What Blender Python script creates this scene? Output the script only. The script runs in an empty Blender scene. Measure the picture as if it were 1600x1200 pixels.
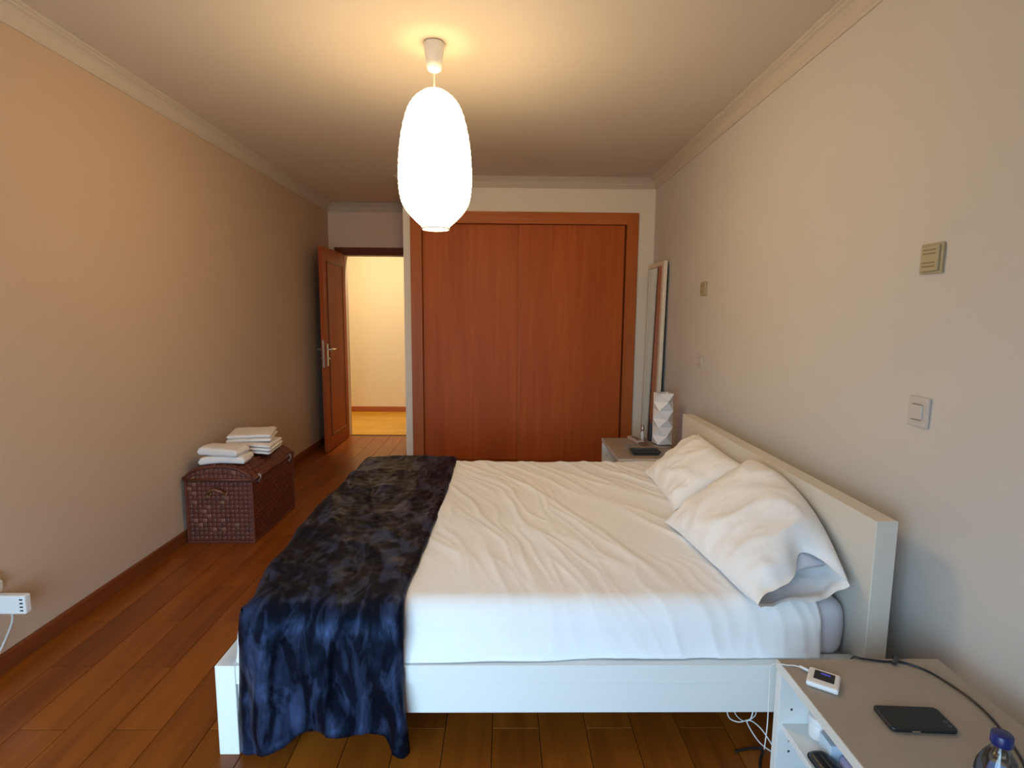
import bpy, bmesh, math, random
from mathutils import Vector, Matrix, noise
import numpy as np

random.seed(7)
S = bpy.context.scene
C = S.collection
PI = math.pi

# ------------------------------------------------------------------ camera
F_PX, PITCH, YAW, ROLL, CH = 864.9, 0.1234, 0.0139, 0.0079, 1.3833
cd = bpy.data.cameras.new('camera')
cam = bpy.data.objects.new('camera', cd)
C.objects.link(cam)
cd.sensor_fit = 'HORIZONTAL'
cd.sensor_width = 36.0
cd.lens = F_PX / 1600 * 36.0
cd.clip_start = 0.05
cam.matrix_world = (Matrix.Translation((0, 0, CH)) @ Matrix.Rotation(-YAW, 4, 'Z') @
                    Matrix.Rotation(PI / 2 - PITCH, 4, 'X') @ Matrix.Rotation(ROLL, 4, 'Z'))
S.camera = cam

# ------------------------------------------------------------------ world, exposure
S.view_settings.view_transform = 'Standard'
S.view_settings.look = 'None'
S.view_settings.gamma = 1.0
S.view_settings.use_curve_mapping = False
S.view_settings.exposure = 0.0
S.cycles.use_denoising = True
S.cycles.max_bounces = 8
S.cycles.diffuse_bounces = 5
S.cycles.glossy_bounces = 4
S.cycles.transmission_bounces = 8
S.cycles.caustics_reflective = False
S.cycles.caustics_refractive = False
S.cycles.sample_clamp_indirect = 4.0

w = bpy.data.worlds.new('daylight')
S.world = w
w.use_nodes = True
bgn = w.node_tree.nodes['Background']
bgn.inputs['Strength'].default_value = 11.8
_N, _L = w.node_tree.nodes, w.node_tree.links
_tc = _N.new('ShaderNodeTexCoord')
_sx = _N.new('ShaderNodeSeparateXYZ')
_mr = _N.new('ShaderNodeMapRange')
_mr.inputs['From Min'].default_value = -0.12
_mr.inputs['From Max'].default_value = 0.12
_cm = _N.new('ShaderNodeMix')
_cm.data_type = 'RGBA'
_cm.inputs['A'].default_value = (0.24, 0.27, 0.30, 1)     # street and facades below the horizon
_cm.inputs['B'].default_value = (0.46, 0.73, 0.97, 1)      # open blue sky
_L.new(_tc.outputs['Generated'], _sx.inputs[0])
_L.new(_sx.outputs['Z'], _mr.inputs['Value'])
_L.new(_mr.outputs[0], _cm.inputs['Factor'])
_L.new(_cm.outputs['Result'], bgn.inputs['Color'])

# room dimensions (metres)
XL, XR = -1.93, 1.313
YF = -0.35                # window wall, behind the camera
YW, YD = 4.987, 6.214     # wardrobe wall, door wall
XA = -0.895               # side of the wardrobe niche
H = 2.568
WIN = (-1.75, 0.05, 0.02, 1.70)   # opening of the balcony window (shutter half down)

# portal on the window opening: it samples the sky outside and emits nothing itself
pl = bpy.data.lights.new('window_portal', 'AREA')
pl.shape = 'RECTANGLE'
pl.size = WIN[1] - WIN[0]
pl.size_y = WIN[3] - WIN[2]
pl.cycles.is_portal = True
po = bpy.data.objects.new('window_portal', pl)
C.objects.link(po)
po.location = ((WIN[0] + WIN[1]) / 2, YF - 0.12, (WIN[2] + WIN[3]) / 2)
po.rotation_euler = (PI / 2, 0, 0)   # faces +y, into the room
LAMP_STRENGTH = 30.0
HALL_POWER = 185.0

# ------------------------------------------------------------------ materials
MATS = {}


def new_mat(name):
    m = bpy.data.materials.new(name)
    m.use_nodes = True
    MATS[name] = m
    return m, m.node_tree.nodes, m.node_tree.links, m.node_tree.nodes['Principled BSDF']


def plain(name, col, rough=0.5, bump=0.0, bscale=60.0, var=0.0, vscale=6.0, metallic=0.0, **kw):
    m, N, L, b = new_mat(name)
    b.inputs['Base Color'].default_value = (*col, 1)
    b.inputs['Roughness'].default_value = rough
    b.inputs['Metallic'].default_value = metallic
    for k, v in kw.items():
        b.inputs[k.replace('_', ' ')].default_value = v
    tc = N.new('ShaderNodeTexCoord')
    if var > 0:
        n = N.new('ShaderNodeTexNoise')
        n.inputs['Scale'].default_value = vscale
        n.inputs['Detail'].default_value = 4
        L.new(tc.outputs['Object'], n.inputs['Vector'])
        mr = N.new('ShaderNodeMapRange')
        mr.inputs['From Min'].default_value = 0.3
        mr.inputs['From Max'].default_value = 0.7
        mr.inputs['To Min'].default_value = 1 - var
        mr.inputs['To Max'].default_value = 1 + var
        L.new(n.outputs['Fac'], mr.inputs['Value'])
        mx = N.new('ShaderNodeMix')
        mx.data_type = 'RGBA'
        mx.blend_type = 'MULTIPLY'
        mx.inputs['Factor'].default_value = 1
        mx.inputs['A'].default_value = (*col, 1)
        L.new(mr.outputs['Result'], mx.inputs['B'])
        L.new(mx.outputs['Result'], b.inputs['Base Color'])
    if bump > 0:
        n2 = N.new('ShaderNodeTexNoise')
        n2.inputs['Scale'].default_value = bscale
        n2.inputs['Detail'].default_value = 3
        L.new(tc.outputs['Object'], n2.inputs['Vector'])
        bp = N.new('ShaderNodeBump')
        bp.inputs['Strength'].default_value = bump
        bp.inputs['Distance'].default_value = 0.01
        L.new(n2.outputs['Fac'], bp.inputs['Height'])
        L.new(bp.outputs['Normal'], b.inputs['Normal'])
    return m


def wood(name, c1, c2, c3, axis='Z', rough=0.38, gscale=22.0, per_object=0.0, stretch=14.0, coat=0.0):
    """Long-grained veneer: noise squeezed along the grain axis, with a slow band on top."""
    m, N, L, b = new_mat(name)
    tc = N.new('ShaderNodeTexCoord')
    oi = N.new('ShaderNodeObjectInfo')
    add = N.new('ShaderNodeVectorMath')
    add.operation = 'ADD'
    sc = N.new('ShaderNodeVectorMath')
    sc.operation = 'SCALE'
    cx = N.new('ShaderNodeCombineXYZ')
    for i in range(3):
        L.new(oi.outputs['Random'], cx.inputs[i])
    L.new(cx.outputs[0], sc.inputs[0])
    sc.inputs['Scale'].default_value = 37.0 if per_object > 0 else 0.0
    L.new(tc.outputs['Object'], add.inputs[0])
    L.new(sc.outputs[0], add.inputs[1])
    mp = N.new('ShaderNodeMapping')
    s = [gscale] * 3
    s['XYZ'.index(axis)] = gscale / stretch
    mp.inputs['Scale'].default_value = s
    L.new(add.outputs[0], mp.inputs['Vector'])
    n1 = N.new('ShaderNodeTexNoise')
    n1.inputs['Scale'].default_value = 1.0
    n1.inputs['Detail'].default_value = 6
    n1.inputs['Roughness'].default_value = 0.6
    n1.inputs['Distortion'].default_value = 0.6
    L.new(mp.outputs[0], n1.inputs['Vector'])
    mp2 = N.new('ShaderNodeMapping')
    s2 = [4.0] * 3
    s2['XYZ'.index(axis)] = 0.5
    mp2.inputs['Scale'].default_value = s2
    L.new(add.outputs[0], mp2.inputs['Vector'])
    n2 = N.new('ShaderNodeTexNoise')
    n2.inputs['Scale'].default_value = 1.0
    n2.inputs['Detail'].default_value = 2
    L.new(mp2.outputs[0], n2.inputs['Vector'])
    mixf = N.new('ShaderNodeMath')
    mixf.operation = 'MULTIPLY_ADD'
    mixf.inputs[1].default_value = 0.55
    L.new(n1.outputs['Fac'], mixf.inputs[0])
    hh = N.new('ShaderNodeMath')
    hh.operation = 'MULTIPLY'
    hh.inputs[1].default_value = 0.45
    L.new(n2.outputs['Fac'], hh.inputs[0])
    L.new(hh.outputs[0], mixf.inputs[2])
    last = mixf.outputs[0]
    if per_object > 0:
        po_ = N.new('ShaderNodeMapRange')
        po_.inputs['To Min'].default_value = -per_object
        po_.inputs['To Max'].default_value = per_object
        L.new(oi.outputs['Random'], po_.inputs['Value'])
        ad = N.new('ShaderNodeMath')
        ad.operation = 'ADD'
        L.new(last, ad.inputs[0])
        L.new(po_.outputs[0], ad.inputs[1])
        last = ad.outputs[0]
    cr = N.new('ShaderNodeValToRGB')
    e = cr.color_ramp.elements
    e[0].position = 0.30
    e[0].color = (*c1, 1)
    e[1].position = 0.72
    e[1].color = (*c3, 1)
    mid = cr.color_ramp.elements.new(0.5)
    mid.color = (*c2, 1)
    L.new(last, cr.inputs['Fac'])
    L.new(cr.outputs['Color'], b.inputs['Base Color'])
    b.inputs['Roughness'].default_value = rough
    b.inputs['Coat Weight'].default_value = coat
    b.inputs['Specular IOR Level'].default_value = 0.25
    b.inputs['Coat Roughness'].default_value = 0.25
    bp = N.new('ShaderNodeBump')
    bp.inputs['Strength'].default_value = 0.025
    bp.inputs['Distance'].default_value = 0.005
    L.new(n1.outputs['Fac'], bp.inputs['Height'])
    L.new(bp.outputs['Normal'], b.inputs['Normal'])
    return m


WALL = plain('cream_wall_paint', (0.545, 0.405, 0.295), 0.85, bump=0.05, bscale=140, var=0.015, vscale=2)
WALLR = plain('daylight_toned_wall_paint', (0.59, 0.56, 0.525), 0.85, bump=0.05, bscale=140, var=0.015, vscale=2)  # paler, cooler tone stands in for daylight on the right wall
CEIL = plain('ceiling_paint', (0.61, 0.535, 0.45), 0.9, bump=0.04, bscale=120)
NICHE = plain('pale_wall_paint', (0.80, 0.74, 0.64), 0.85, bump=0.05, bscale=140)  # pale paint, raised further to make up for light at the far end
CROWN = plain('moulding_paint', (0.56, 0.49, 0.41), 0.7)
DWOOD = wood('cherry_veneer', (0.36, 0.068, 0.010), (0.44, 0.094, 0.014), (0.53, 0.130, 0.022), 'Z', 0.5, 26, 0.03, 22)
DWOODX = wood('cherry_veneer_across', (0.25, 0.050, 0.010), (0.34, 0.075, 0.016), (0.42, 0.11, 0.026), 'X', 0.5, 18, 0.03, 16)
FWOOD = wood('frame_cherry', (0.34, 0.080, 0.017), (0.44, 0.12, 0.027), (0.54, 0.16, 0.042), 'Z', 0.40, 18, 0.03, 16)
HEADW = wood('dark_header_wood', (0.10, 0.022, 0.010), (0.14, 0.034, 0.014), (0.19, 0.05, 0.02), 'X', 0.5, 18, 0.0, 16)
DOORW = wood('door_cherry', (0.26, 0.048, 0.008), (0.35, 0.072, 0.012), (0.44, 0.102, 0.020), 'Z', 0.55, 14, 0.03, 12)
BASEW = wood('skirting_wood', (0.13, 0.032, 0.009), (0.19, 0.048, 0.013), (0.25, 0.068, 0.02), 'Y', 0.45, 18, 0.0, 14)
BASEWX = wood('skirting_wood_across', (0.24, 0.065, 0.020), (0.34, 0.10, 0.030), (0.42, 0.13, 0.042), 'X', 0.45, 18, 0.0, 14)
PLANK = wood('floor_plank_wood', (0.15, 0.035, 0.004), (0.24, 0.061, 0.006), (0.34, 0.096, 0.010), 'Y', 0.32, 20, 0.045, 12, coat=0.15)
PLANKX = wood('corridor_plank_wood', (0.48, 0.24, 0.02), (0.64, 0.35, 0.03), (0.76, 0.45, 0.045), 'X', 0.30, 20, 0.06, 12)
GROOVE = plain('plank_joint', (0.06, 0.018, 0.006), 0.8)
WHITE = plain('white_lacquer', (0.80, 0.81, 0.79), 0.35, bump=0.01, bscale=300)
HEADB = plain('off_white_foil', (0.66, 0.62, 0.55), 0.42, bump=0.01, bscale=300)
STANDTOP = plain('warm_grey_foil', (0.33, 0.28, 0.23), 0.45, bump=0.01, bscale=200, var=0.02, vscale=9)
STANDIN = plain('stand_white', (0.74, 0.74, 0.72), 0.45)
EDGE = plain('edge_band', (0.70, 0.67, 0.61), 0.4)
BLACK = plain('black_plastic', (0.012, 0.013, 0.015), 0.35)
DARKGREY = plain('dark_grey_plastic', (0.035, 0.038, 0.042), 0.4)
SCREEN = plain('phone_glass', (0.010, 0.013, 0.015), 0.22, Specular_IOR_Level=0.25)
WPLAST = plain('white_plastic', (0.80, 0.79, 0.78), 0.35)
BEIGEPL = plain('yellowed_plastic', (0.40, 0.35, 0.22), 0.5)
BEIGEDK = plain('yellowed_plastic_slot', (0.24, 0.18, 0.09), 0.7)
SWPL = plain('switch_plastic', (0.55, 0.52, 0.49), 0.5)
STEEL = plain('brushed_steel', (0.62, 0.60, 0.57), 0.28, metallic=1.0)
BRASS = plain('aged_brass', (0.50, 0.40, 0.24), 0.35, metallic=1.0)
BLUECAP = plain('blue_cap_plastic', (0.010, 0.018, 0.12), 0.35)
PAPERW = plain('folded_lamp_paper', (0.80, 0.78, 0.78), 0.7)
TOWEL = plain('white_terry', (0.86, 0.80, 0.76), 0.95, bump=0.5, bscale=260)
MATTR = plain('mattress_ticking', (0.62, 0.62, 0.70), 0.85, bump=0.1, bscale=200)
HOLE = plain('drill_hole', (0.02, 0.02, 0.02), 0.9)


def fabric(name, col, bump=0.12):
    m, N, L, b = new_mat(name)
    b.inputs['Base Color'].default_value = (*col, 1)
    b.inputs['Roughness'].default_value = 0.9
    b.inputs['Sheen Weight'].default_value = 0.15
    tc = N.new('ShaderNodeTexCoord')
    n = N.new('ShaderNodeTexNoise')
    n.inputs['Scale'].default_value = 30
    n.inputs['Detail'].default_value = 5
    L.new(tc.outputs['Object'], n.inputs['Vector'])
    bp = N.new('ShaderNodeBump')
    bp.inputs['Strength'].default_value = bump
    bp.inputs['Distance'].default_value = 0.01
    L.new(n.outputs['Fac'], bp.inputs['Height'])
    L.new(bp.outputs['Normal'], b.inputs['Normal'])
    return m


SHEET = fabric('white_cotton_sheet', (0.88, 0.88, 0.89))
PILLOWC = fabric('white_pillowcase', (0.88, 0.87, 0.86))


def velvet():
    """Dark plush: the pile lies in brushed patches, their sheen partly painted into the base colour."""
    m, N, L, b = new_mat('navy_plush')
    tc = N.new('ShaderNodeTexCoord')
    mp = N.new('ShaderNodeMapping')
    mp.inputs['Scale'].default_value = (9, 4.0, 3.4)
    mp.inputs['Rotation'].default_value = (0.2, 0.5, 0.35)
    L.new(tc.outputs['Object'], mp.inputs['Vector'])
    n = N.new('ShaderNodeTexNoise')
    n.inputs['Scale'].default_value = 1.6
    n.inputs['Detail'].default_value = 7
    n.inputs['Roughness'].default_value = 0.55
    n.inputs['Distortion'].default_value = 1.1
    L.new(mp.outputs[0], n.inputs['Vector'])
    mr = N.new('ShaderNodeMapRange')
    mr.inputs['From Min'].default_value = 0.47
    mr.inputs['From Max'].default_value = 0.68
    mr.inputs['To Min'].default_value = 0.06
    mr.inputs['To Max'].default_value = 1.0
    L.new(n.outputs['Fac'], mr.inputs['Value'])
    cr = N.new('ShaderNodeMix')
    cr.data_type = 'RGBA'
    cr.inputs['A'].default_value = (0.0015, 0.0018, 0.0035, 1)
    cr.inputs['B'].default_value = (0.024, 0.036, 0.082, 1)  # lighter patches: highlights on the pile, painted in
    L.new(mr.outputs[0], cr.inputs['Factor'])
    L.new(cr.outputs['Result'], b.inputs['Base Color'])
    b.inputs['Roughness'].default_value = 0.46
    b.inputs['Specular Tint'].default_value = (0.32, 0.50, 1.0, 1)
    spm = N.new('ShaderNodeMath')
    spm.operation = 'MULTIPLY'
    spm.inputs[1].default_value = 0.50
    L.new(mr.outputs[0], spm.inputs[0])
    sp2 = N.new('ShaderNodeMath')
    sp2.operation = 'ADD'
    sp2.inputs[1].default_value = 0.12
    L.new(spm.outputs[0], sp2.inputs[0])
    L.new(sp2.outputs[0], b.inputs['Specular IOR Level'])
    mul = N.new('ShaderNodeMath')
    mul.operation = 'MULTIPLY'
    mul.inputs[1].default_value = 0.03
    L.new(mr.outputs[0], mul.inputs[0])
    L.new(mul.outputs[0], b.inputs['Sheen Weight'])
    b.inputs['Sheen Roughness'].default_value = 0.35
    b.inputs['Sheen Tint'].default_value = (0.25, 0.42, 1.0, 1)
    bp = N.new('ShaderNodeBump')
    bp.inputs['Strength'].default_value = 0.5
    bp.inputs['Distance'].default_value = 0.035
    n3 = N.new('ShaderNodeTexNoise')
    n3.inputs['Scale'].default_value = 1.3
    n3.inputs['Detail'].default_value = 3
    n3.inputs['Roughness'].default_value = 0.5
    n3.inputs['Distortion'].default_value = 0.5
    L.new(mp.outputs[0], n3.inputs['Vector'])
    L.new(n3.outputs['Fac'], bp.inputs['Height'])
    L.new(bp.outputs['Normal'], b.inputs['Normal'])
    return m


PLUSH = velvet()


def emitter(name, col, strength):
    m, N, L, b = new_mat(name)
    b.inputs['Base Color'].default_value = (0.8, 0.75, 0.6, 1)
    b.inputs['Emission Color'].default_value = (*col, 1)
    b.inputs['Emission Strength'].default_value = strength
    return m


LAMPSH = emitter('glowing_rice_paper', (1.0, 0.735, 0.40), LAMP_STRENGTH)
# the bulb hangs at the lantern's middle: the paper glows strongest level with it
_N, _L = LAMPSH.node_tree.nodes, LAMPSH.node_tree.links
_tc = _N.new('ShaderNodeTexCoord')
_sx = _N.new('ShaderNodeSeparateXYZ')
_L.new(_tc.outputs['Object'], _sx.inputs[0])
_prev = _sx.outputs['Z']
for _op, _v in (('SUBTRACT', 0.23), ('DIVIDE', 0.17), ('POWER', 2.0), ('ADD', 1.0)):
    _m = _N.new('ShaderNodeMath')
    _m.operation = _op
    _m.inputs[1].default_value = _v
    if _op == 'DIVIDE':
        _L.new(_prev, _m.inputs[0])
        _ab = _N.new('ShaderNodeMath')
        _ab.operation = 'ABSOLUTE'
        _L.new(_m.outputs[0], _ab.inputs[0])
        _prev = _ab.outputs[0]
        continue
    _L.new(_prev, _m.inputs[0])
    _prev = _m.outputs[0]
_dv = _N.new('ShaderNodeMath')
_dv.operation = 'DIVIDE'
_dv.inputs[0].default_value = LAMP_STRENGTH
_L.new(_prev, _dv.inputs[1])
_L.new(_dv.outputs[0], _N['Principled BSDF'].inputs['Emission Strength'])
BULB = emitter('lit_bulb', (1.0, 0.72, 0.42), 8)
DISPLAY = emitter('lcd_glow', (0.10, 0.10, 1.0), 0.35)
DISPLAY.node_tree.nodes['Principled BSDF'].inputs['Base Color'].default_value = (0.02, 0.02, 0.10, 1)


def glass(name, col, fac=0.2, rough=0.05):
    """Thin clear plastic or glass: mostly see-through with a fresnel gloss."""
    m, N, L, b = new_mat(name)
    N.remove(b)
    out = N['Material Output']
    tr = N.new('ShaderNodeBsdfTransparent')
    tr.inputs['Color'].default_value = (*col, 1)
    gl = N.new('ShaderNodeBsdfGlossy')
    gl.inputs['Roughness'].default_value = rough
    fr = N.new('ShaderNodeFresnel')
    fr.inputs['IOR'].default_value = 1.5
    mr = N.new('ShaderNodeMath')
    mr.operation = 'ADD'
    mr.inputs[1].default_value = fac
    mr.use_clamp = True
    L.new(fr.outputs[0], mr.inputs[0])
    mx = N.new('ShaderNodeMixShader')
    L.new(mr.outputs[0], mx.inputs[0])
    L.new(tr.outputs[0], mx.inputs[1])
    L.new(gl.outputs[0], mx.inputs[2])
    L.new(mx.outputs[0], out.inputs['Surface'])
    return m


PET = glass('clear_bottle_plastic', (0.92, 0.95, 0.98), 0.03, 0.10)
GLASS = glass('clear_glass', (0.9, 0.9, 0.9), 0.08, 0.03)
MIRROR = plain('mirror_silver', (0.86, 0.88, 0.86), 0.02, metallic=1.0)


def weave_mat(name, c1, c2, rough=0.55):
    m, N, L, b = new_mat(name)
    tc = N.new('ShaderNodeTexCoord')
    n = N.new('ShaderNodeTexNoise')
    n.inputs['Scale'].default_value = 26
    n.inputs['Detail'].default_value = 3
    L.new(tc.outputs['Object'], n.inputs['Vector'])
    mx = N.new('ShaderNodeMix')
    mx.data_type = 'RGBA'
    mx.inputs['A'].default_value = (*c1, 1)
    mx.inputs['B'].default_value = (*c2, 1)
    L.new(n.outputs['Fac'], mx.inputs['Factor'])
    L.new(mx.outputs['Result'], b.inputs['Base Color'])
    b.inputs['Roughness'].default_value = rough
    return m


WICKER = weave_mat('brown_wicker', (0.075, 0.014, 0.006), (0.17, 0.036, 0.014))
WICKERL = weave_mat('light_wicker', (0.16, 0.050, 0.024), (0.28, 0.11, 0.06))
WICKERD = plain('dark_wicker_body', (0.05, 0.010, 0.005), 0.5)

# ------------------------------------------------------------------ object helpers
ORIG = {}


def tag(o, label=None, cat=None, group=None, kind=None):
    if label: o['label'] = label
    if cat: o['category'] = cat
    if group: o['group'] = group
    if kind: o['kind'] = kind
    return o


def thing(name, label, cat, loc=(0, 0, 0), rotz=0.0, group=None):
    """An Empty at the thing's base; a rotated thing has its parts modelled in local coordinates."""
    o = bpy.data.objects.new(name, None)
    o.empty_display_size = 0.05
    C.objects.link(o)
    o.location = loc
    o.rotation_euler = (0, 0, rotz)
    tag(o, label, cat, group)
    ORIG[o] = Vector(loc)
    return o


def obj(name, bm, mat, parent=None, loc=None, local=False, smooth=False, label=None):
    """Link a bmesh. World coordinates unless local; loc sets the origin of a top-level mesh."""
    me = bpy.data.meshes.new(name)
    org = Vector((0, 0, 0))
    if parent is not None and not local:
        org = ORIG.get(parent, Vector((0, 0, 0)))
    elif loc is not None and not local:
        org = Vector(loc)
    if org.length > 0:
        bmesh.ops.translate(bm, verts=bm.verts, vec=-org)
    bm.normal_update()
    bm.to_mesh(me)
    bm.free()
    for m in (mat if isinstance(mat, (list, tuple)) else [mat]):
        me.materials.append(m)
    if smooth:
        for p in me.polygons: p.use_smooth = True
        if isinstance(smooth, float):
            try: me.set_sharp_from_angle(angle=smooth)
            except Exception: pass
    o = bpy.data.objects.new(name, me)
    C.objects.link(o)
    if parent is not None:
        o.parent = parent
        ORIG[o] = org
    elif loc is not None:
        o.location = loc
        ORIG[o] = Vector(loc)
    if label: o['label'] = label
    return o


def struct(name, bm, mat, parent=None, **kw):
    o = obj(name, bm, mat, parent, **kw)
    if parent is None: o['kind'] = 'structure'
    return o


def add_box(bm, x0, x1, y0, y1, z0, z1, bev=0.0, seg=1, mat=0, M=None):
    t = bmesh.new()
    bmesh.ops.create_cube(t, size=1)
    for v in t.verts:
        v.co = Vector(((x0 + x1) / 2 + v.co.x * (x1 - x0), (y0 + y1) / 2 + v.co.y * (y1 - y0),
                       (z0 + z1) / 2 + v.co.z * (z1 - z0)))
    if bev > 0:
        bmesh.ops.bevel(t, geom=list(t.edges), offset=bev, segments=seg, affect='EDGES', profile=0.5)
    merge(bm, t, mat, M)


def merge(bm, t, mat=0, M=None):
    vm = {}
    for v in t.verts:
        vm[v] = bm.verts.new(M @ v.co if M is not None else v.co)
    for f in t.faces:
        try:
            nf = bm.faces.new([vm[v] for v in f.verts])
            nf.material_index = mat if mat else f.material_index
            nf.smooth = f.smooth
        except ValueError:
            pass
    t.free()


def box(*a, **k):
    bm = bmesh.new()
    add_box(bm, *a, **k)
    return bm


def boxes(*rows, bev=0.0):
    bm = bmesh.new()
    for r in rows: add_box(bm, *r, bev=bev)
    return bm


def lathe(profile, seg=32, M=None, bm=None, close_top=False, close_bot=False, smooth=True):
    """profile: list of (radius, z)."""
    bm = bm or bmesh.new()
    rings = []
    for r, z in profile:
        ring = []
        for i in range(seg):
            a = 2 * PI * i / seg
            co = Vector((r * math.cos(a), r * math.sin(a), z))
            ring.append(bm.verts.new(M @ co if M is not None else co))
        rings.append(ring)
    for j in range(len(rings) - 1):
        for i in range(seg):
            k = (i + 1) % seg
            f = bm.faces.new((rings[j][i], rings[j][k], rings[j + 1][k], rings[j + 1][i]))
            f.smooth = smooth
    if close_bot: bm.faces.new(list(reversed(rings[0])))
    if close_top: bm.faces.new(rings[-1])
    return bm


def smooth_path(pts, n=8):
    P = [Vector(p) for p in pts]
    if len(P) < 3: return P
    out = []
    for i in range(len(P) - 1):
        p0 = P[max(i - 1, 0)]; p1 = P[i]; p2 = P[i + 1]; p3 = P[min(i + 2, len(P) - 1)]
        for k in range(n):
            t = k / n
            out.append(0.5 * ((2 * p1) + (-p0 + p2) * t + (2 * p0 - 5 * p1 + 4 * p2 - p3) * t * t +
                              (-p0 + 3 * p1 - 3 * p2 + p3) * t ** 3))
    out.append(P[-1])
    return out


def tube(pts, r, seg=8, n=8, bm=None, flat=1.0):
    bm = bm or bmesh.new()
    P = smooth_path(pts, n)
    up = Vector((0, 0, 1))
    rings = []
    prev = None
    for i, p in enumerate(P):
        d = (P[min(i + 1, len(P) - 1)] - P[max(i - 1, 0)]).normalized()
        if prev is None:
            a = d.cross(up)
            if a.length < 1e-3: a = d.cross(Vector((1, 0, 0)))
            a.normalize()
        else:
            a = (prev - d * prev.dot(d)).normalized()
        prev = a
        b = d.cross(a)
        rings.append([bm.verts.new(p + a * r * math.cos(2 * PI * k / seg) + b * r * flat * math.sin(2 * PI * k / seg))
                      for k in range(seg)])
    for j in range(len(rings) - 1):
        for i in range(seg):
            k = (i + 1) % seg
            f = bm.faces.new((rings[j][i], rings[j][k], rings[j + 1][k], rings[j + 1][i]))
            f.smooth = True
    bm.faces.new(list(reversed(rings[0])))
    bm.faces.new(rings[-1])
    return bm


def grid(fn, nu, nv, thick=0.0, bm=None, mat=0):
    """Surface fn(u, v) -> Vector for u, v in 0..1; a thickness makes it a closed shell along its normals."""
    bm = bm or bmesh.new()
    P = [[Vector(fn(i / nu, j / nv)) for j in range(nv + 1)] for i in range(nu + 1)]

    def layer(Q):
        return [[bm.verts.new(q) for q in row] for row in Q]
    A = layer(P)
    fs = []
    for i in range(nu):
        for j in range(nv):
            f = bm.faces.new((A[i][j], A[i + 1][j], A[i + 1][j + 1], A[i][j + 1]))
            f.smooth = True
            f.material_index = mat
            fs.append(f)
    if thick:
        Q = []
        for i in range(nu + 1):
            row = []
            for j in range(nv + 1):
                du = P[min(i + 1, nu)][j] - P[max(i - 1, 0)][j]
                dv = P[i][min(j + 1, nv)] - P[i][max(j - 1, 0)]
                n = du.cross(dv)
                n = n.normalized() if n.length > 1e-12 else Vector((0, 0, 1))
                row.append(P[i][j] - n * thick)
            Q.append(row)
        B = layer(Q)
        for i in range(nu):
            for j in range(nv):
                f = bm.faces.new((B[i][j + 1], B[i + 1][j + 1], B[i + 1][j], B[i][j]))
                f.smooth = True
                f.material_index = mat
        for i in range(nu):
            bm.faces.new((A[i + 1][0], A[i][0], B[i][0], B[i + 1][0])).smooth = True
            bm.faces.new((A[i][nv], A[i + 1][nv], B[i + 1][nv], B[i][nv])).smooth = True
        for j in range(nv):
            bm.faces.new((A[0][j], A[0][j + 1], B[0][j + 1], B[0][j])).smooth = True
            bm.faces.new((A[nu][j + 1], A[nu][j], B[nu][j], B[nu][j + 1])).smooth = True
    return bm


def nz(x, y, z=0.0):
    return noise.noise(Vector((x, y, z)))


def ridge(x, y, z=0.0):
    return 1.0 - abs(nz(x, y, z)) * 2.2


def sstep(a, b, x):
    t = max(0.0, min(1.0, (x - a) / (b - a)))
    return t * t * (3 - 2 * t)


def sweep(path, profile, closed=False):
    """Sweep a profile of (inward offset, z) along a 2-D path with mitred corners (room is on its left)."""
    bm = bmesh.new()
    n = len(path)
    rings = []
    for i, p in enumerate(path):
        p = Vector(p)
        a = (p - Vector(path[i - 1])).normalized() if (i > 0 or closed) else None
        b = (Vector(path[(i + 1) % n]) - p).normalized() if (i < n - 1 or closed) else None
        if a is None: a = b
        if b is None: b = a
        na = Vector((-a.y, a.x)); nb = Vector((-b.y, b.x))
        m = (na + nb)
        m = m / max(1e-6, m.dot(na)) if m.length > 1e-6 else na
        rings.append([bm.verts.new((p.x + m.x * o, p.y + m.y * o, z)) for o, z in profile])
    k = len(profile)
    for i in range(n if closed else n - 1):
        r0, r1 = rings[i], rings[(i + 1) % n]
        for j in range(k):
            l = (j + 1) % k
            bm.faces.new((r0[j], r1[j], r1[l], r0[l]))
    if not closed:
        bm.faces.new(rings[0]); bm.faces.new(list(reversed(rings[-1])))
    bmesh.ops.recalc_face_normals(bm, faces=bm.faces)
    return bm


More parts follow.
